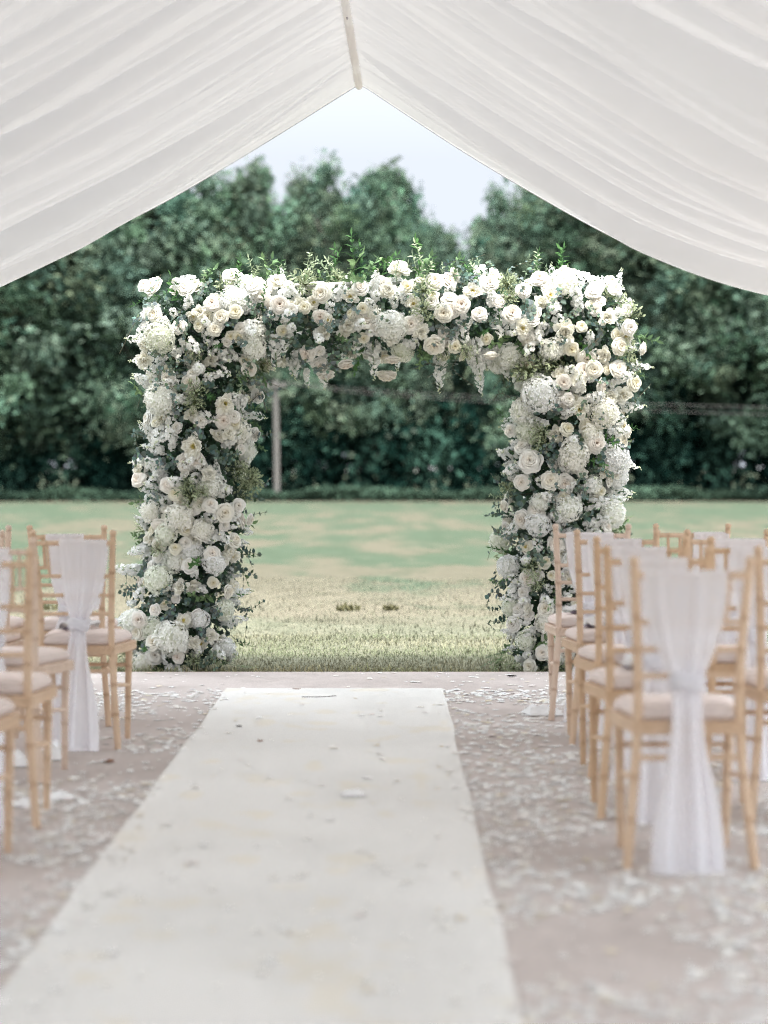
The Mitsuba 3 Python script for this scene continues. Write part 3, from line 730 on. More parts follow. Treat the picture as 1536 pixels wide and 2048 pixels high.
variants('Y', 'ranunculus', 0.038, [lambda: make_rose(g_, 0.70, (0.80, 0.785, 0.69), (0.78, 0.72, 0.50)), lambda: make_rose(g_, 0.70, (0.815, 0.80, 0.765), (0.80, 0.775, 0.69))], 'mat_petal', True)
variants('E', 'eucalyptus_sprig', 0.075, [lambda: make_eucalyptus(g_), lambda: make_eucalyptus(g_, 8, 0.22, 0.042, (0.135, 0.18, 0.162)), lambda: make_eucalyptus(g_, 10, 0.28, 0.032, (0.14, 0.195, 0.15)), lambda: make_eucalyptus(g_, 7, 0.20, 0.044, (0.10, 0.14, 0.12))], 'mat_leaf', True)
variants('V', 'variegated_sprig', 0.085, [lambda: make_variegated(g_), lambda: make_variegated(g_, 96, 0.09, 0.025), lambda: make_variegated(g_, 76, 0.085, 0.032)], 'mat_leaf')
variants('G', 'leafy_sprig', 0.075, [lambda: make_ruscus(g_), lambda: make_ruscus(g_, 0.24, 8, (0.06, 0.125, 0.05), 0.045, 0.35), lambda: make_ruscus(g_, 0.18, 6, (0.135, 0.205, 0.10), 0.060, 0.56), lambda: make_ruscus(g_, 0.20, 7, (0.11, 0.175, 0.09), 0.058, 0.52)], 'mat_leaf')
variants('W', 'pale_sprig', 0.075, [lambda: make_ruscus(g_, 0.20, 9, (0.33, 0.39, 0.26), 0.040, 0.36), lambda: make_ruscus(g_, 0.17, 8, (0.21, 0.27, 0.18), 0.032, 0.40)], 'mat_leaf')

arch = thing('flower_arch', 'tall square arch covered in white roses, hydrangeas and eucalyptus at the end of the aisle', 'flower arch')
placed = []                                  # (x, z, radius) of what is already there, seen from the aisle
count = {}


def put(kind, at, n, size=1.0, spin=None, rng=R):
    name, rad, plys = KINDS[kind]
    k = count.get(kind, 0)
    if k >= 299: return
    count[kind] = k + 1
    part(arch, name, plys[int(rng.integers(len(plys)))], world(rot_to(n, rng.random() * 6.28 if spin is None else spin), at, size))


DIRS = {'l': (-1, -0.35, -0.10), 'r': (1, -0.35, -0.10), 'd': (0.05, -0.15, -1), 'u': (0.1, -0.15, 1), 'L': (-0.8, -0.4, 0.6), 'Q': (0.8, -0.4, 0.6), 'b': (-0.8, -0.4, -0.6), 'q': (0.8, -0.4, -0.6)}
def place_list(text, x0, y0, s):
    """Entries 'K[dir]x,y,r' measured in an enlarged crop at (x0, y0) and factor s; each is set on the planting's front."""
    for e in text.split():
        head = e.rstrip('0123456789,'); nums = [float(q) for q in e[len(head):].split(',')]
        kind, dr_ = head[0], head[1:]
        x, z, r = ax_(x0 + nums[0] / s), az_(y0 + nums[1] / s), nums[2] / s / SC
        at, n = front(x, z); nn_ = n
        if dr_: n = np.array(DIRS[dr_], float)
        n = n + 0.22 * R.normal(size=3) * (0.6 if dr_ else 1) + ([0, -0.25, 0.1] if not dr_ else 0)
        n /= np.linalg.norm(n)
        placed.append((x, z, r))
        name, rad, _ = KINDS[kind]
        size = float(np.clip(r / rad, 0.65, 1.5))
        out = {'R': 0.045, 'P': 0.045, 'Y': 0.045, 'H': 0.0, 'S': 0.02, 'E': -0.03, 'V': 0.065, 'G': -0.02, 'W': -0.02}[kind]
        nn = front(x, z)[1]
        if kind == 'S' and not dr_:
            n = np.array([0.55 * nn_[0] + 0.3 * R.normal(), -0.9, 0.25 + 0.3 * R.normal()]); n /= np.linalg.norm(n)
        if kind == 'S': at = at - n * 0.07 * size           # the spike is centred on the spot
        if kind in 'GW' and dr_ == 'u': size = max(size * 1.25, 1.05); at = at + [0, R.uniform(-0.02, 0.16), 0.0]
        if kind in 'EGW' and dr_: at = at - n * 0.10 * size
        put(kind, at + nn * out, n, size)


place_list('''R680,225,48 R458,295,44 R797,282,46 R932,360,48 R1147,308,46 R1335,288,42 R595,360,42 P530,392,42 R430,462,38 R745,672,40 R777,805,38 R758,1000,36 R235,1235,42 R380,1262,40 Rd1155,645,48
Rd1257,598,44 Rd1465,650,48 R330,405,38 Y712,395,36 R640,415,38 R605,470,34 R390,715,40 Y680,915,30 P905,250,48 Y990,385,32 P1522,185,56 P1475,300,46 P1285,320,45 P580,600,42 P655,1000,42 P560,1205,44
P640,850,60 P500,1065,66 P265,600,52 H355,505,80 Y1060,375,32 Y1345,372,28 P1180,430,40 Y420,1300,34 R315,275,50 R255,265,36 H350,835,85 H1480,440,70 H800,555,60 H490,620,55 S460,215,45 Sl215,505,44 S390,385,36 Sd570,500,60
Sd905,560,60 Sd960,520,50 Sr690,590,56 Sr640,690,56 Sd1400,570,60 S1310,540,48 Sd1150,710,42 Sd985,650,48 Sd1060,690,32 S305,745,50 S330,990,60 Sr570,920,48 Sd720,870,50 Sd735,1040,50 S740,1130,46 S640,1280,60 S480,1160,44 S320,1200,50 Sl230,1140,42
V1055,265,80 V510,790,62 V510,850,55 V800,660,50 V1220,235,46 V740,1230,60 V490,1320,60 V500,560,40 E535,300,45 E370,310,40 E480,470,45 Gu600,250,40 E460,700,46 Ed1070,520,70 E1130,450,50 E1230,340,46 E430,910,55 E590,760,45 El250,960,45 E450,430,45 E800,370,45 E620,1130,50
El225,770,55 Wl250,825,45 E380,1150,45 E320,1290,45 Ed1200,540,50 E700,430,40 E1000,560,46 E860,440,44 Wu920,170,60 Gu880,170,50 Gu1300,130,70 Gu1340,150,60 Gr860,180,45 Gu1180,160,40 Wu1050,140,44 Gr800,860,45 Gr790,935,40 Gr800,1050,40 Er810,1220,45 E1030,610,40 G1210,500,36 G640,545,36 G720,730,40 E690,770,40''', 200, 480, 2.56)
place_list('''R302,255,45 R435,360,46 R345,397,44 R300,525,50 R578,268,48 R685,400,46 R835,245,48 R1105,310,44 R1190,290,38 R1065,590,46 R1200,545,44 R1250,460,40 P740,460,50 R1195,680,46 R720,985,34 R805,1145,60 R895,1235,48 R765,1245,42 R1090,1050,52 Rr1240,985,38 Rd65,650,48 Rd90,580,40
Rd585,560,42 R770,600,40 R955,740,40 Y400,540,34 Rr1105,760,44 Y1280,740,44 Rr1325,560,36 P125,185,56 P400,220,46 P65,290,48 P165,280,48 P488,300,52 P880,320,50 Y745,295,38 P600,205,38 Y525,405,38 Y620,350,32 P230,475,46 Y985,550,38 P955,480,66 P1160,580,50 P1165,420,50 P1025,875,58 P1020,745,50 R1090,675,42
Y960,985,38 P1025,1200,38 P1180,1200,44 Y970,830,34 H975,265,84 H90,450,75 H680,585,62 H850,820,95 H765,890,62 H1150,890,75 H995,1100,78 H1080,1000,60 H1200,1130,80 H890,560,58 S10,310,42 S530,180,50 S340,360,45 S205,385,38 Sd455,455,60 Sd630,450,66 S100,330,42 Sd335,630,60 Sd505,590,66 Sd530,690,44
S180,530,45 Sr1110,215,56 Su1230,230,46 S1275,320,56 S920,560,42 Sl700,1085,56 Sl690,1150,36 S850,455,45 S1025,370,45 S1080,510,45 Sr1340,640,42 S1180,760,40 Sr1265,860,50 Sl690,960,46 S1140,1110,50 Sr1225,1270,52 S870,1310,46 S965,1285,42 S1070,1270,58 Sr1240,1130,48 S480,300,36
V670,270,64 V670,330,46 V245,300,62 V255,380,62 V930,640,72 V1010,640,50 V800,690,80 V850,990,56 V850,1050,50 V460,550,48 Wl690,1280,56 E870,410,50 E970,400,42 E560,225,36 E590,425,36 E750,240,42 Ed780,580,62 E1190,630,44 E1100,420,44 E890,1090,50 E940,1110,44 E1150,960,50 E130,400,32 E480,400,36
Ed350,660,40 E1190,1040,50 El670,1240,46 Er1320,790,44 E810,900,45 E950,790,40 Er1290,640,44 Ed610,670,30 Gu240,140,70 Gu320,185,56 Gu140,135,50 Wu770,160,60 Wu840,140,56 Gu980,130,64 Wu470,150,50 Wu540,150,40 Gr1350,490,70 Gr1330,455,50 Gr1285,940,44 Gr1335,690,44 G230,560,40 E30,520,40 E1060,430,44''', 750, 480, 2.56)
place_list('''R375,250,65 R610,290,58 R1005,515,75 R910,465,65 R1110,455,55 R760,945,62 R920,850,65 R1065,750,62 R515,1300,52 R390,1375,70 R500,1560,65 R680,1670,55 Rr1170,570,50 Rr1015,1150,56 P900,200,62 Y670,370,50 P290,1540,66 P780,1565,66 P905,1510,66 P705,1395,80 P700,1120,75 Y660,815,50 P360,160,56
H690,540,115 H590,690,90 H480,500,90 H550,1060,115 H620,1500,140 H320,1380,95 H920,930,95 H850,650,90 H390,1730,90 H1010,1600,75 H840,1370,66 H1000,1290,84 S360,90,50 S520,200,60 S740,140,50 S1020,280,80 Su970,200,60 S380,600,56 Sl270,990,90 S400,880,60 S370,1150,74 Sb210,1400,90 Sr670,1780,84 Sq1060,1640,100 Sd1040,1370,66 Sr1100,1250,60
Sr1170,770,48 Sr1200,670,44 S850,1130,54 S550,930,54 S280,1260,60 S800,1000,44 S400,410,48 S500,380,44 V760,290,70 V850,350,56 V1190,230,80 V1210,290,60 V550,820,64 V270,1650,74 V330,1760,60 V930,1690,66 Wr1050,1750,66 Wr1190,1775,60 V780,1700,56 E640,150,64 E480,330,64 E400,1010,64 El310,1060,70 Eb240,1120,60 E480,1200,60
El350,1270,44 E600,1200,66 E760,1240,60 Er990,1020,64 Er1090,1010,54 Ed930,1340,66 E600,1320,54 E580,620,54 Er1150,660,56 E390,910,52 Eq1190,1310,52 Er1180,340,60 E380,1580,48 Ed980,1240,54 E990,1280,44 Gl330,690,80 Gl300,730,70 Gr1190,970,56 Gr1100,1170,52 Gd980,1470,52 Gr1180,850,44 G400,1660,54 Wr1290,230,54 E700,1030,48 G500,1790,54''', 200, 900, 4.097)
place_list('''R500,100,85 R450,270,55 R650,260,62 Rl330,460,45 R610,1290,62 R600,1635,66 R510,1750,58 R390,1415,65 P1050,190,62 R1050,640,50 Y860,190,42 P470,790,70 P490,1290,52 Y620,900,36 Y660,1020,40 P820,1250,50 H810,70,112 H1130,90,112 H790,500,112 H560,600,98 H550,450,78 H1100,540,112 H960,280,74 H270,750,88 H610,1410,92 H460,1550,82 H680,1680,60 H1160,220,90 H330,950,90 H340,1280,68
S300,40,60 Sl320,120,44 Sl350,210,54 S770,340,48 Sr1160,330,74 Sb390,600,84 S440,1100,60 S620,1110,54 Sl370,1190,64 Sl330,1640,50 S410,1700,60 S930,600,50 S740,1010,50 V350,320,60 Wl240,390,60 V510,960,84 V550,1080,66 V300,1760,80 Wl130,1740,66 V400,1770,56 E400,200,44 E520,340,54 E640,60,60 E690,170,54 El240,640,60 E460,750,44 E560,700,50 E640,810,66 El250,1100,60 El240,1300,56 Eb250,1390,56
Ed380,1560,52 E640,480,44 El1050,450,54 E340,700,40 E900,350,50 Gl300,1030,66 Gl270,1120,56 Wl190,1680,66 Wr1190,430,60 Gq420,500,50 E740,700,56 E900,900,60 E1000,1050,60 H800,900,84 H950,1000,84 H1060,820,84 R900,780,56 S760,1180,60 H1000,1350,90 E760,1400,60 H880,1530,90 V760,1760,70 E980,1700,60''', 940, 900, 4.097)

# fresh green sprays standing along the top of the beam
for xq, nq, sq in ((505, 3, 1.0), (545, 4, 1.1), (585, 4, 1.0), (640, 3, 1.0), (690, 5, 1.25), (725, 4, 1.35), (775, 3, 1.0), (850, 4, 1.2), (890, 3, 0.9), (950, 3, 0.9), (1050, 3, 1.0), (1085, 3, 0.9), (1130, 3, 1.1), (430, 2, 0.9)):
    for _ in range(nq):
        xx = ax_(xq) + 0.05 * R.normal(); n = np.array([0.45 * R.normal(), -0.25 + 0.3 * R.normal(), 1.0]); n /= np.linalg.norm(n)
        put('G' if R.random() < 0.6 else 'W', np.array([xx, AD + R.uniform(-0.16, 0.10), BT(xx) - 0.03 - 0.06 * R.random()]), n, sq * R.uniform(0.75, 1.1))
# fill what is still bare at the front, then the sides, the inner faces, the top and the back
for _ in range(5200):
    x, z = R.uniform(ax_(262), ax_(1262)), R.uniform(0.02, 2.36)
    w, a = inside(x, z)
    if w is None: continue
    kind = R.choice(list('RPHSYEVG'), p=(0.10, 0.07, 0.09, 0.26, 0.11, 0.25, 0.05, 0.07))
    r = KINDS[kind][1] * 0.74
    if any((x - q[0])**2 + (z - q[1])**2 < (0.50 * (r + q[2]))**2 for q in placed): continue
    at, n = front(x, z); placed.append((x, z, r))
    n = n + 0.3 * R.normal(size=3); n /= np.linalg.norm(n)
    put(kind, at + n * {'R': 0.01, 'P': 0.0, 'Y': 0.015, 'H': -0.05, 'S': -0.02, 'E': -0.06, 'V': 0.0, 'G': -0.05}[kind], n, 0.8 + 0.25 * R.random())
back = []
for _ in range(4200):
    face = R.random(); z = R.uniform(0.05, 2.3); t = R.uniform(-1, 1)
    if face < 0.66:                                     # round the pillars
        lo, hi = ((LO, LI) if R.random() < 0.5 else (RI, RO)); ph = R.uniform(-0.25, PI + 0.25)
        cx, hw = (lo(z) + hi(z)) / 2, (hi(z) - lo(z)) / 2
        at = np.array([cx + hw * math.cos(ph), AD + RY * math.sin(ph), z]); n = np.array([math.cos(ph), 0.9 * math.sin(ph), 0.1])
    else:
        x = R.uniform(ax_(330), ax_(1220)); ph = R.uniform(-0.4, PI + 0.3); cz, hh = (BT(x) + BB(x)) / 2, (BT(x) - BB(x)) / 2
        at = np.array([x, AD + RY * math.sin(ph), cz + hh * math.cos(ph)]); n = np.array([0, math.sin(ph), math.cos(ph)])
        if abs(math.cos(ph)) > 0.86 and math.cos(ph) > 0 and R.random() < 0.6: continue
        zc = cz + hh * math.cos(ph)
        if ph > 2.4 and (x < LI(zc) or x > RI(zc)): continue
    kind = R.choice(list('RPHSYEVG'), p=(0.08, 0.06, 0.12, 0.22, 0.06, 0.30, 0.06, 0.10)); r = KINDS[kind][1] * 0.9
    if any(((at - q[0])**2).sum() < (0.80 * (r + q[1]))**2 for q in back): continue
    back.append((at, r)); n = n + 0.25 * R.normal(size=3); n /= np.linalg.norm(n)
    put(kind, at - n * {'R': 0.03, 'P': 0.03, 'Y': 0.02, 'H': 0.07, 'S': 0.07, 'E': 0.10, 'V': 0.02, 'G': 0.08}[kind], n, 0.85 + 0.25 * R.random())

print('parts of the arch', count)
# dark leaf filling within the planting
m = MB(); nleaf = 0
while nleaf < 17000:
    w = R.random()
    if w < 0.72:
        lo, hi = ((LO, LI) if w < 0.36 else (RI, RO)); z = R.uniform(0.0, 2.34); ph, q = R.uniform(0, 2 * PI), R.uniform(0.2, 0.97)
        at = np.array([(lo(z) + hi(z)) / 2 + (hi(z) - lo(z)) / 2 * q * math.cos(ph), AD + RY * q * math.sin(ph), z]); n = np.array([math.cos(ph), math.sin(ph), 0.1])
    else:
        x = R.uniform(ax_(330), ax_(1220)); ph, q = R.uniform(0, 2 * PI), R.uniform(0.2, 0.96)
        at = np.array([x, AD + RY * q * math.sin(ph), (BT(x) + BB(x)) / 2 + (BT(x) - BB(x)) / 2 * q * math.cos(ph)]); n = np.array([0, math.sin(ph), math.cos(ph)])
    d = n + 0.9 * R.normal(size=3); g = 0.6 + 0.7 * R.random(); c = np.array((0.065, 0.115, 0.07) if R.random() < 0.5 else (0.10, 0.14, 0.12)) * g
    leafshape(m, at, d, n + 0.6 * R.normal(size=3), 0.040 + 0.024 * R.random(), 0.030, c); nleaf += 1
part(arch, 'foliage', m.ply('mat_leaf', False, True), kind='stuff')

# the bare whitewashed frame, seen along the top
for sx in (-1, 1):
    xb = (-1.16, 1.09)[sx > 0]
    for yb in (AD - 0.02, AD + 0.17):
        v, f = tube([[xb, yb, GROUND], [xb, yb, 1.2], [xb, yb, 2.34]], 0.022, 10); part(arch, 'frame_post', mikit.ply((v, f), 'mat_branch', 50))
for yb, zb, x0_, x1_ in ((AD - 0.10, 2.342, -0.98, -0.05), (AD + 0.15, 2.30, -1.2, 1.15), (AD - 0.02, 2.29, -1.2, 1.15)):
    xs_ = np.linspace(x0_, x1_, 30); v, f = tube(np.stack([xs_, np.full(30, yb) + 0.008 * np.sin(xs_ * 7), zb + 0.010 * np.sin(xs_ * 4.1 + yb)], 1), 0.013 + 0.003 * np.sin(xs_ * 23), 9)
    part(arch, 'frame_rail', mikit.ply((v, f), 'mat_branch', 50))

# ------------------------------------------------------------------ trees
def make_tree(seed, H, wid, base=0.06, clumps=260, leaves=80, peak=1.0):
    r = np.random.default_rng(seed)
    trunk = MB()
    lean = r.normal(size=2) * 0.25
    tp = spline([[0, 0, -0.1], [lean[0] * 0.3, lean[1] * 0.3, H * 0.3], [lean[0], lean[1], H * 0.62], [lean[0] * 1.3, lean[1] * 1.3, H * 0.9]], 16)
    trunk.add(*tube(tp, np.linspace(0.022 * H, 0.004 * H, 16), 9))
    for k in range(11):
        t = 0.22 + 0.6 * r.random(); a = r.random() * 6.28; at = tp[int(t * 15)]; L = wid * (0.45 + 0.5 * r.random())
        q = spline([at, at + [0.5 * L * math.cos(a), 0.5 * L * math.sin(a), 0.45 * L], at + [L * math.cos(a), L * math.sin(a), 1.15 * L]], 8)
        trunk.add(*tube(q, np.linspace(0.008 * H, 0.002 * H, 8), 6))
    crown = MB()
    lead = [(0.0, 0.0, 1.0, 0.75)] + [(wid * q_ * math.cos(a_), wid * q_ * math.sin(a_), hh_, ww_) for q_, a_, hh_, ww_ in ((0.52, seed + 0.4, 0.90, 0.6), (0.58, seed + 2.3, 0.84, 0.62), (0.55, seed + 4.1, 0.93, 0.55), (0.40, seed + 5.3, 0.96, 0.45))]
    for k in range(clumps):
        lx, ly, lh, lw = lead[int(r.integers(len(lead)))]
        t = base + (1 - base) * r.random() ** 0.8
        prof = lw * np.interp(t, [0, 0.12, 0.35, 0.6, 0.8, 0.92, 1.0], [0.75, 0.95, 1.0, 0.98, 0.82, 0.56, 0.2])
        a = r.random() * 6.28; q = (0.35 + 0.70 * r.random() ** 0.5); lob = 1 + 0.22 * math.sin(3 * a + seed) + 0.14 * math.sin(5 * a + 9 * t)
        c = np.array([lx * (0.7 + 0.3 * t) + 0.86 * wid * prof * q * lob * math.cos(a), ly * (0.7 + 0.3 * t) + 0.86 * wid * prof * q * lob * math.sin(a), H * lh * t]) + [lean[0] * t, lean[1] * t, 0]
        prof = prof / lw
        cr = (0.30 + 0.46 * r.random()) * (0.50 + 0.6 * prof)
        n = int(leaves * (0.6 + 0.8 * r.random()))
        d = r.normal(size=(n, 3)); d /= np.linalg.norm(d, axis=1, keepdims=True)
        p = c + r.normal(size=(n, 3)) * cr * 0.52 * [1.0, 1.0, 1.25 if t > 0.7 else 0.95]
        nn = d * 0.7 + r.normal(size=(n, 3)) * 0.7 + [0, 0, 0.55]; nn /= np.linalg.norm(nn, axis=1, keepdims=True)
        u = np.cross(nn, r.normal(size=(n, 3))); u /= np.linalg.norm(u, axis=1, keepdims=True); w = np.cross(nn, u)
        s = (0.070 + 0.075 * r.random((n, 1)))
        quad = np.stack([p - u * s * 1.25, p - w * s * 0.62 + nn * s * 0.15, p + u * s * 1.25, p + w * s * 0.62 + nn * s * 0.15], 1).reshape(-1, 3)
        i = np.arange(n) * 4
        col = np.array((0.115, 0.172, 0.124)) * (0.54 + 0.80 * r.random()) * (0.92 + 0.16 * r.random((n, 1))) * [1 + 0.10 * r.normal(), 1, 1 + 0.06 * r.normal()]
        crown.add(quad, np.vstack([np.stack([i, i + 1, i + 2], 1), np.stack([i, i + 2, i + 3], 1)]), np.repeat(col, 4, axis=0))
    return mikit.ply(trunk.mesh(), 'mat_bark', 50), crown.ply('mat_tree_leaf', False, True)


TREES = [make_tree(1, 10, 2.2, 0.2), make_tree(2, 10, 2.6, 0.18, 280), make_tree(3, 10, 1.9, 0.2, 230), make_tree(4, 10, 3.0, 0.2, 310), make_tree(5, 10, 2.4, 0.26, 250)]
def tree(x, y, h, wide, k, deg, label, group=None):
    t = thing('tree', label, 'tree', group)
    s = h / 10; wide = wide * 1.22
    M = T().translate([x, y, GROUND]).rotate([0, 0, 1], deg).scale([s * wide, s * wide, s])
    part(t, 'trunk', TREES[k][0], M); part(t, 'crown', TREES[k][1], M)


TD = 97.0
def tx(p): return (p - 768) / F * TD
def th(y): return EYE - (y - 938) / F * TD
front_row = [      # x in the photograph, its top, width, variant, label
    (30, 400, 1.15, 3, 'dark tree behind the left edge of the field, its top behind the draped ceiling'),
    (165, 370, 1.1, 1, 'tree of the wood left of the arch, top hidden by the draped ceiling'),
    (330, 385, 1.05, 0, 'tree of the wood whose top shows just below the left drape'),
    (432, 362, 0.80, 2, 'rounded tree top just right of the left drape edge'),
    (520, 362, 0.75, 0, 'tree with a jagged top left of the tallest tree'),
    (600, 345, 0.72, 2, 'tallest narrow tree above the left half of the arch'),
    (735, 378, 0.78, 1, 'tree right of the small bright gap, left half of the middle crown'),
    (795, 352, 0.82, 0, 'pointed tree above the middle of the arch, left of the wide sky gap'),
    (850, 462, 0.55, 4, 'lower shoulder tree at the left side of the wide sky gap'),
    (1022, 402, 0.66, 2, 'slim tree at the right side of the wide sky gap'),
    (1095, 350, 0.9, 1, 'large tree right of the wide sky gap, cut by the right drape'),
    (1215, 380, 1.1, 4, 'tree with a bare pale trunk behind the right pillar of the arch'),
    (1330, 400, 1.0, 4, 'dark tree with a visible trunk right of the arch'),
    (1440, 390, 1.1, 1, 'tree with a brighter crown right of the arch near the picture edge'),
    (1560, 380, 1.15, 3, 'dark tree behind the right edge of the field'),
]
for i, (x, y, w, k, lab) in enumerate(front_row):
    tree(tx(x), TD + R.uniform(-1.5, 2.0), th(y) - GROUND, w, k, R.uniform(0, 360), lab)
for i in range(8):      # deeper in the wood, showing only between the front trees
    x = (-60, 250, 470, 670, 915, 1130, 1290, 1620)[i]
    tree(tx(x) * 1.1, 107 + R.uniform(-2, 3), th((455, 440, 440, 462, 560, 500, 450, 430)[i]) * 1.1, 1.35, (3, 1, 3, 1, 3, 3, 1, 3)[i], R.uniform(0, 360), 'shaded tree deep in the wood behind the front row', 'shaded trees deep in the wood')
for i in range(6):
    x = (-350, -190, 1720, 1880, 40, 1470)[i]
    tree(tx(x), TD + 3 + R.uniform(-1, 4), 12 + R.uniform(-1, 1), 1.2, (3, 1, 4, 3, 3, 1)[i], R.uniform(0, 360), 'shaded tree deep in the wood behind the front row', 'shaded trees deep in the wood')

# low growth along the edge of the wood, and shaded bushes beneath the crowns
def leaf_mass(n, sampler, size, col, rng, up=0.6):
    p = sampler(n); m = MB()
    nn = rng.normal(size=(n, 3)) * 0.8 + [0, -0.2, up]; nn /= np.linalg.norm(nn, axis=1, keepdims=True)
    u = np.cross(nn, rng.normal(size=(n, 3))); u /= np.linalg.norm(u, axis=1, keepdims=True); w = np.cross(nn, u)
    s = size * (0.7 + 0.7 * rng.random((n, 1)))
    q = np.stack([p - u * s * 1.3, p - w * s * 0.6, p + u * s * 1.3, p + w * s * 0.6], 1).reshape(-1, 3); i = np.arange(n) * 4
    c = np.array(col) * (0.6 + 0.8 * meshkit.noise(p * 0.9)[:, None]) * (0.8 + 0.4 * rng.random((n, 1)))
    return m.add(q, np.vstack([np.stack([i, i + 1, i + 2], 1), np.stack([i, i + 2, i + 3], 1)]), np.repeat(c, 4, axis=0))


def edge_strip(n):
    x = R.uniform(-32, 32, n); h = 0.26 + 0.36 * meshkit.noise(np.stack([x * 0.8, 0 * x, 0 * x], -1), 5)
    return np.stack([x, R.uniform(93.0, 94.3, n), GROUND + h * R.random(n) ** 0.6], 1)


def bushes(n, y0, tall, seed):
    k = R.integers(0, 64, n); cx = -33 + k * 1.04 + 0.5 * np.sin(k * 5.1 + seed); cy = y0 + 0.7 * np.sin(k * 2.3 + seed); hh = tall * (1 + 0.22 * np.sin(k * 1.7 + 1 + seed) + 0.14 * np.sin(k * 4.1))
    d = R.normal(size=(n, 3)); d /= np.linalg.norm(d, axis=1, keepdims=True); d *= R.random((n, 1)) ** 0.4
    lump = 1 + 0.25 * np.sin(7 * d[:, 2] + k) * np.sin(5 * d[:, 0] + 2 * k)
    return np.stack([cx + 1.15 * lump * d[:, 0], cy + 1.0 * lump * d[:, 1], np.maximum(GROUND, 0.45 * hh + 0.55 * hh * d[:, 2])], 1)


obj('undergrowth', leaf_mass(26000, edge_strip, 0.085, (0.062, 0.105, 0.075), R).ply('mat_tree_leaf', False, True), 'low green undergrowth along the foot of the wood', 'undergrowth', kind='stuff')
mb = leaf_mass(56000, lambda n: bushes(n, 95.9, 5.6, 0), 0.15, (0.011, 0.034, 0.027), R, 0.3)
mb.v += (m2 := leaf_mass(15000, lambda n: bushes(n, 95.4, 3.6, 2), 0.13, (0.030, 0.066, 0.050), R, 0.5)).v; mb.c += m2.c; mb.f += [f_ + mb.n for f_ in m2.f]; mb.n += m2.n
obj('shrubbery', mb.ply('mat_shrub', False, True), 'dark evergreen shrubbery beneath the trees at the foot of the wood', 'shrubbery', kind='stuff')

# ------------------------------------------------------------------ telegraph pole and wires
PD = F * (EYE - GROUND) / (1003 - 938)
b = px(554, 1003, PD); ptop = px(551, 768, PD)
pole = thing('telegraph_pole', 'grey wooden telegraph pole at the far edge of the field seen through the arch', 'pole')
v, f = tube(spline([[b[0], PD, GROUND - 0.2], [b[0] - 0.02, PD, (ptop[2]) / 2], [ptop[0], PD, ptop[2] - 0.03], [ptop[0], PD, ptop[2] + 0.02]], 10), np.array([0.125, 0.122, 0.12, 0.118, 0.115, 0.113, 0.11, 0.108, 0.104, 0.05]), 14)
part(pole, 'shaft', mikit.ply((v, f), 'mat_pole', 40))
part(pole, 'crossarm', mikit.ply(box([ptop[0] - 0.40, PD - 0.20, ptop[2] - 0.14], [ptop[0] + 0.40, PD - 0.11, ptop[2] - 0.02]), 'mat_pole'))
for s in (-0.33, 0.33):
    v, f = tube([[ptop[0] + s, PD - 0.155, ptop[2] - 0.02], [ptop[0] + s, PD - 0.155, ptop[2] + 0.06]], [0.03, 0.02], 8)
    part(pole, 'insulator', mikit.ply((v, f), 'mat_pole', 40))
for (s, lab) in ((-0.33, 'thin overhead wire, the upper of the two running from the pole top'), (0.33, 'thin overhead wire, the lower of the two running from the pole top')):
    a = np.array([ptop[0] + s, PD - 0.155, ptop[2] + 0.06]); t = np.linspace(0, 1, 30)[:, None]
    dz = 0.16 if s > 0 else 0.0
    e1 = px(-180, 782 + 60 * dz, PD + 12); e2 = px(1700, 818 + 40 * dz, PD - 10)
    l = a + (e1 - a) * t - np.array([0, 0, 1]) * 0.12 * (4 * t * (1 - t)) - np.array([0, 0, dz]) * np.minimum(1, 8 * t); r_ = a + (e2 - a) * t - np.array([0, 0, 1]) * 0.18 * (4 * t * (1 - t)) - np.array([0, 0, dz]) * np.minimum(1, 8 * t)
    v, f = tube(np.vstack([l[::-1], r_[1:]]), 0.0095, 5)
    obj('overhead_wire', mikit.ply((v, f), 'mat_pole', True), lab, 'wire')

# ------------------------------------------------------------------ grass beyond the floor edge
gr = np.random.default_rng(5)
def blades(n, ysel, hgt, wid, cols, xw):
    y = ysel(n); x = gr.uniform(-1, 1, n) * xw(y)
    keep = (np.abs(x) < 300); x, y = x[keep], y[keep]; n = len(x)
    h = hgt * (0.45 + 0.9 * gr.random(n)) * (0.6 + 0.8 * meshkit.noise(np.stack([x * 1.3, y * 0.9, 0 * x], -1), 8)); a = gr.uniform(0, 6.28, n); ln = gr.uniform(0.35, 0.98, n); w = wid * (0.7 + 0.6 * gr.random(n))
    base = np.stack([x, y, np.full(n, GROUND)], 1); s = np.stack([np.cos(a + 1.57), np.sin(a + 1.57), 0 * a], 1) * w[:, None]; d = np.stack([np.cos(a) * ln, np.sin(a) * ln, np.sqrt(np.maximum(0.05, 1 - ln**2))], 1)
    mid = base + d * (h * 0.55)[:, None] + [0, 0, 1] * (h * 0.12)[:, None]; tip = base + d * h[:, None] * [1.15, 1.15, 0.9]
    v = np.stack([base - s, base + s, mid - 0.7 * s, mid + 0.7 * s, tip], 1).reshape(-1, 3); i = np.arange(n) * 5
    f = np.vstack([np.stack([i, i + 1, i + 3], 1), np.stack([i, i + 3, i + 2], 1), np.stack([i + 2, i + 3, i + 4], 1)])
    m_ = meshkit.noise(np.stack([x * 1.9, y * 1.1, 0 * x + 4], -1), 2)[:, None]; q = np.clip(m_ * 1.5 - 0.25 + 0.25 * gr.normal(size=(n, 1)), 0, 1)
    c = (np.array(cols[0]) * (1 - q) + np.array(cols[1]) * q) * (0.68 + 0.34 * gr.random((n, 1)))
    return v, f, np.repeat(c, 5, axis=0)


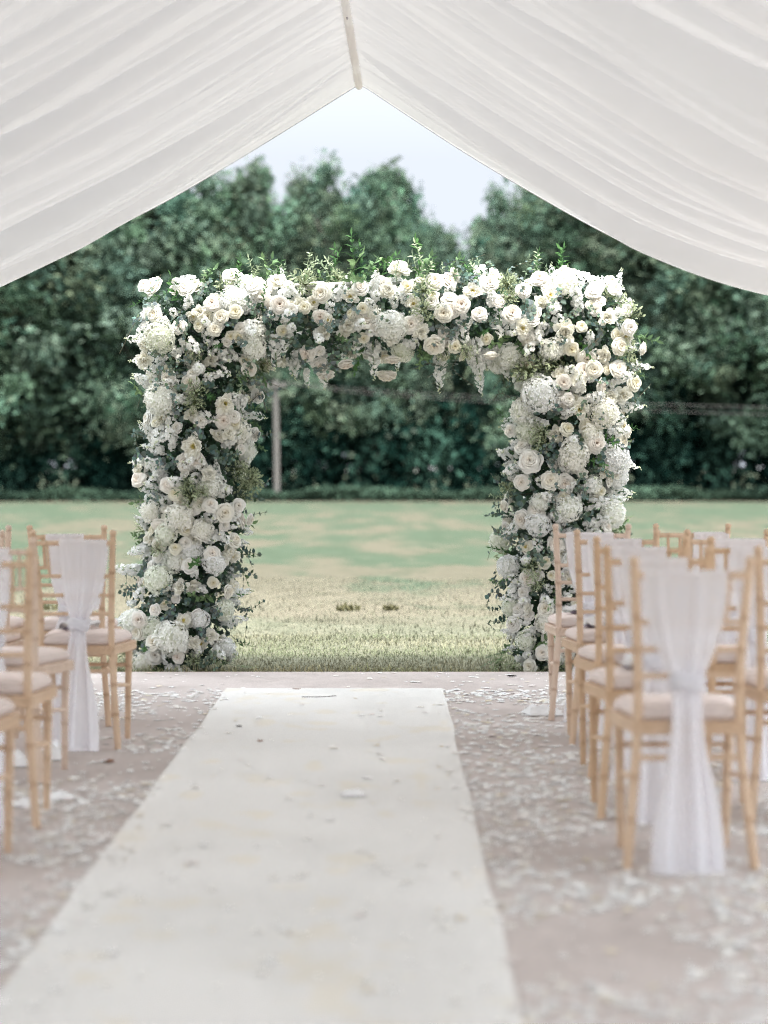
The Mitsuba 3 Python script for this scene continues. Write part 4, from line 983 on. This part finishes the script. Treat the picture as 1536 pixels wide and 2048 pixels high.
g = MB()
g.add(*blades(62000, lambda n: 14.545 + 3.6 * gr.random(n) ** 1.5, 0.033, 0.0020, ((0.19, 0.215, 0.132), (0.29, 0.275, 0.192)), lambda y: 0.175 * y + 0.5))
g.add(*blades(2600, lambda n: 14.535 + 0.10 * gr.random(n), 0.075, 0.0024, ((0.235, 0.275, 0.125), (0.38, 0.34, 0.20)), lambda y: 0.175 * y + 0.5))
g.add(*blades(18000, lambda n: 17.5 + 10 * gr.random(n) ** 1.4, 0.036, 0.0032, ((0.158, 0.166, 0.116), (0.20, 0.190, 0.138)), lambda y: 0.175 * y + 0.7))
obj('grass', g.ply('mat_grass', False, True), 'short dry mown grass beyond the edge of the floor', 'grass', kind='stuff')
for (x, y, w, h, lab) in ((698, 1222, 0.15, 0.065, 'larger olive green weed tuft in the mown grass seen through the arch'), (782, 1221, 0.09, 0.055, 'smaller olive green weed tuft in the mown grass seen through the arch'), (118, 1220, 0.32, 0.085, 'green weed tuft seen between the left chairs')):
    d = F * (EYE - GROUND) / (y - 938); p = px(x, y, d); tf = MB()
    for k in range(70):
        a = gr.random() * 6.28; q = 0.7 * np.sqrt(gr.random()); at = np.array([p[0] + w * q * math.cos(a), d + 0.5 * w * q * math.sin(a), GROUND])
        leafshape(tf, at, np.array([0.5 * gr.normal(), 0.5 * gr.normal(), 1.0]), np.array([gr.normal(), gr.normal(), 0.3]), h * (0.6 + 0.8 * gr.random()), 0.016 * d / 20, np.array((0.125, 0.12, 0.066) if y > 1200 else (0.07, 0.095, 0.065)) * (0.7 + 0.6 * gr.random()))
    obj('weed_tuft', tf.ply('mat_leaf', False, True), lab, 'weed')

# ------------------------------------------------------------------ petals strewn over the floor
pr = np.random.default_rng(99)
def petal_shape(rng, s, deep):
    a = np.linspace(-1, 1, 3); b = np.linspace(0, 1, 4); A, B = np.meshgrid(a, b)
    w = np.sin(PI * np.clip(0.16 + 0.72 * B, 0, 1)) ** 0.7
    v = np.stack([A * w * 0.52, B - 0.5, 0.03 + deep * (0.85 - 0.5 * A**2 - 1.3 * (B - 0.5)**2)], -1).reshape(-1, 3) * s
    return v, grid_faces(4, 3)


PCOL = np.array([(0.82, 0.81, 0.79), (0.80, 0.775, 0.725), (0.70, 0.63, 0.51), (0.72, 0.655, 0.625), (0.80, 0.80, 0.79)])
BASE = [petal_shape(pr, 1.0, dd) for dd in (0.10, 0.20, 0.32, 0.15)]
NV = len(BASE[0][0])


def scatter(n):
    out = []
    while len(out) < n:
        y = 4.7 + 9.75 * pr.random() ** 1.15; x = pr.uniform(-3.0, 3.2)
        if abs(x) > 0.162 * y + 0.35: continue
        onc = CX0 + 0.01 < x < CX1 - 0.01 and y < 13.3
        k = meshkit.noise(np.array([x * 1.9, y * 1.3, 0.0]), 4) * 0.6 + meshkit.noise(np.array([x * 5, y * 4, 2.0]), 6) * 0.4
        edge = min(abs(x - CX0), abs(x - CX1)); p = np.clip(2.6 * k - 0.75, 0.05, 1)
        if onc: p = 0.012 + 0.16 * math.exp(-edge / 0.05) * k + (0.03 if y < 8 else 0)
        elif y > 13.3: p *= 0.10
        else: p = min(1, p * (1 + 0.7 * math.exp(-edge / 0.2)))
        if pr.random() > p: continue
        out.append((x, y, onc))
    return out


spots = scatter(7600)
spots.sort(key=lambda q: q[1])
in_view = lambda q: abs(q[0]) < 0.155 * q[1] and (q[1] > 5.45)
named, mass = 0, MB()
big = [mikit.ply(bv, 'mat_loose_petal', True, color=np.broadcast_to(PCOL[c], (NV, 3))) for c in range(5) for bv in (BASE[0], BASE[1], BASE[2])]
for (x, y, onc) in spots:
    s = 0.018 + 0.024 * pr.random() ** 1.5
    rz, tilt = pr.uniform(0, 360), pr.normal() * 9
    z = (0.0085 if onc else 0.001)
    ci = int(pr.choice(5, p=((0.36, 0.20, 0.07, 0.10, 0.27) if not onc else (0.25, 0.50, 0.12, 0.08, 0.05))))
    if named < 300 and in_view((x, y)):
        obj('petal', big[ci * 3 + int(pr.integers(3))], 'loose cream or white petal on the floor in the foreground', 'petal', 'loose petals in the foreground',
            to_world=T().translate([x, y, z]).rotate([0, 0, 1], rz).rotate([1, 0, 0], tilt * 0.25).scale(s)); named += 1
    else:
        bv = BASE[int(pr.integers(4))]
        M = np.array((T().translate([x, y, z]).rotate([0, 0, 1], rz).rotate([1, 0, 0], tilt * 0.25).scale(s)).matrix)
        mass.add(bv[0] @ M[:3, :3].T + M[:3, 3], bv[1], PCOL[ci] * pr.uniform(0.93, 1.02))
obj('petal_litter', mass.ply('mat_loose_petal', True, True), 'dense scatter of white rose petals over the beige floor', 'petals', kind='stuff')
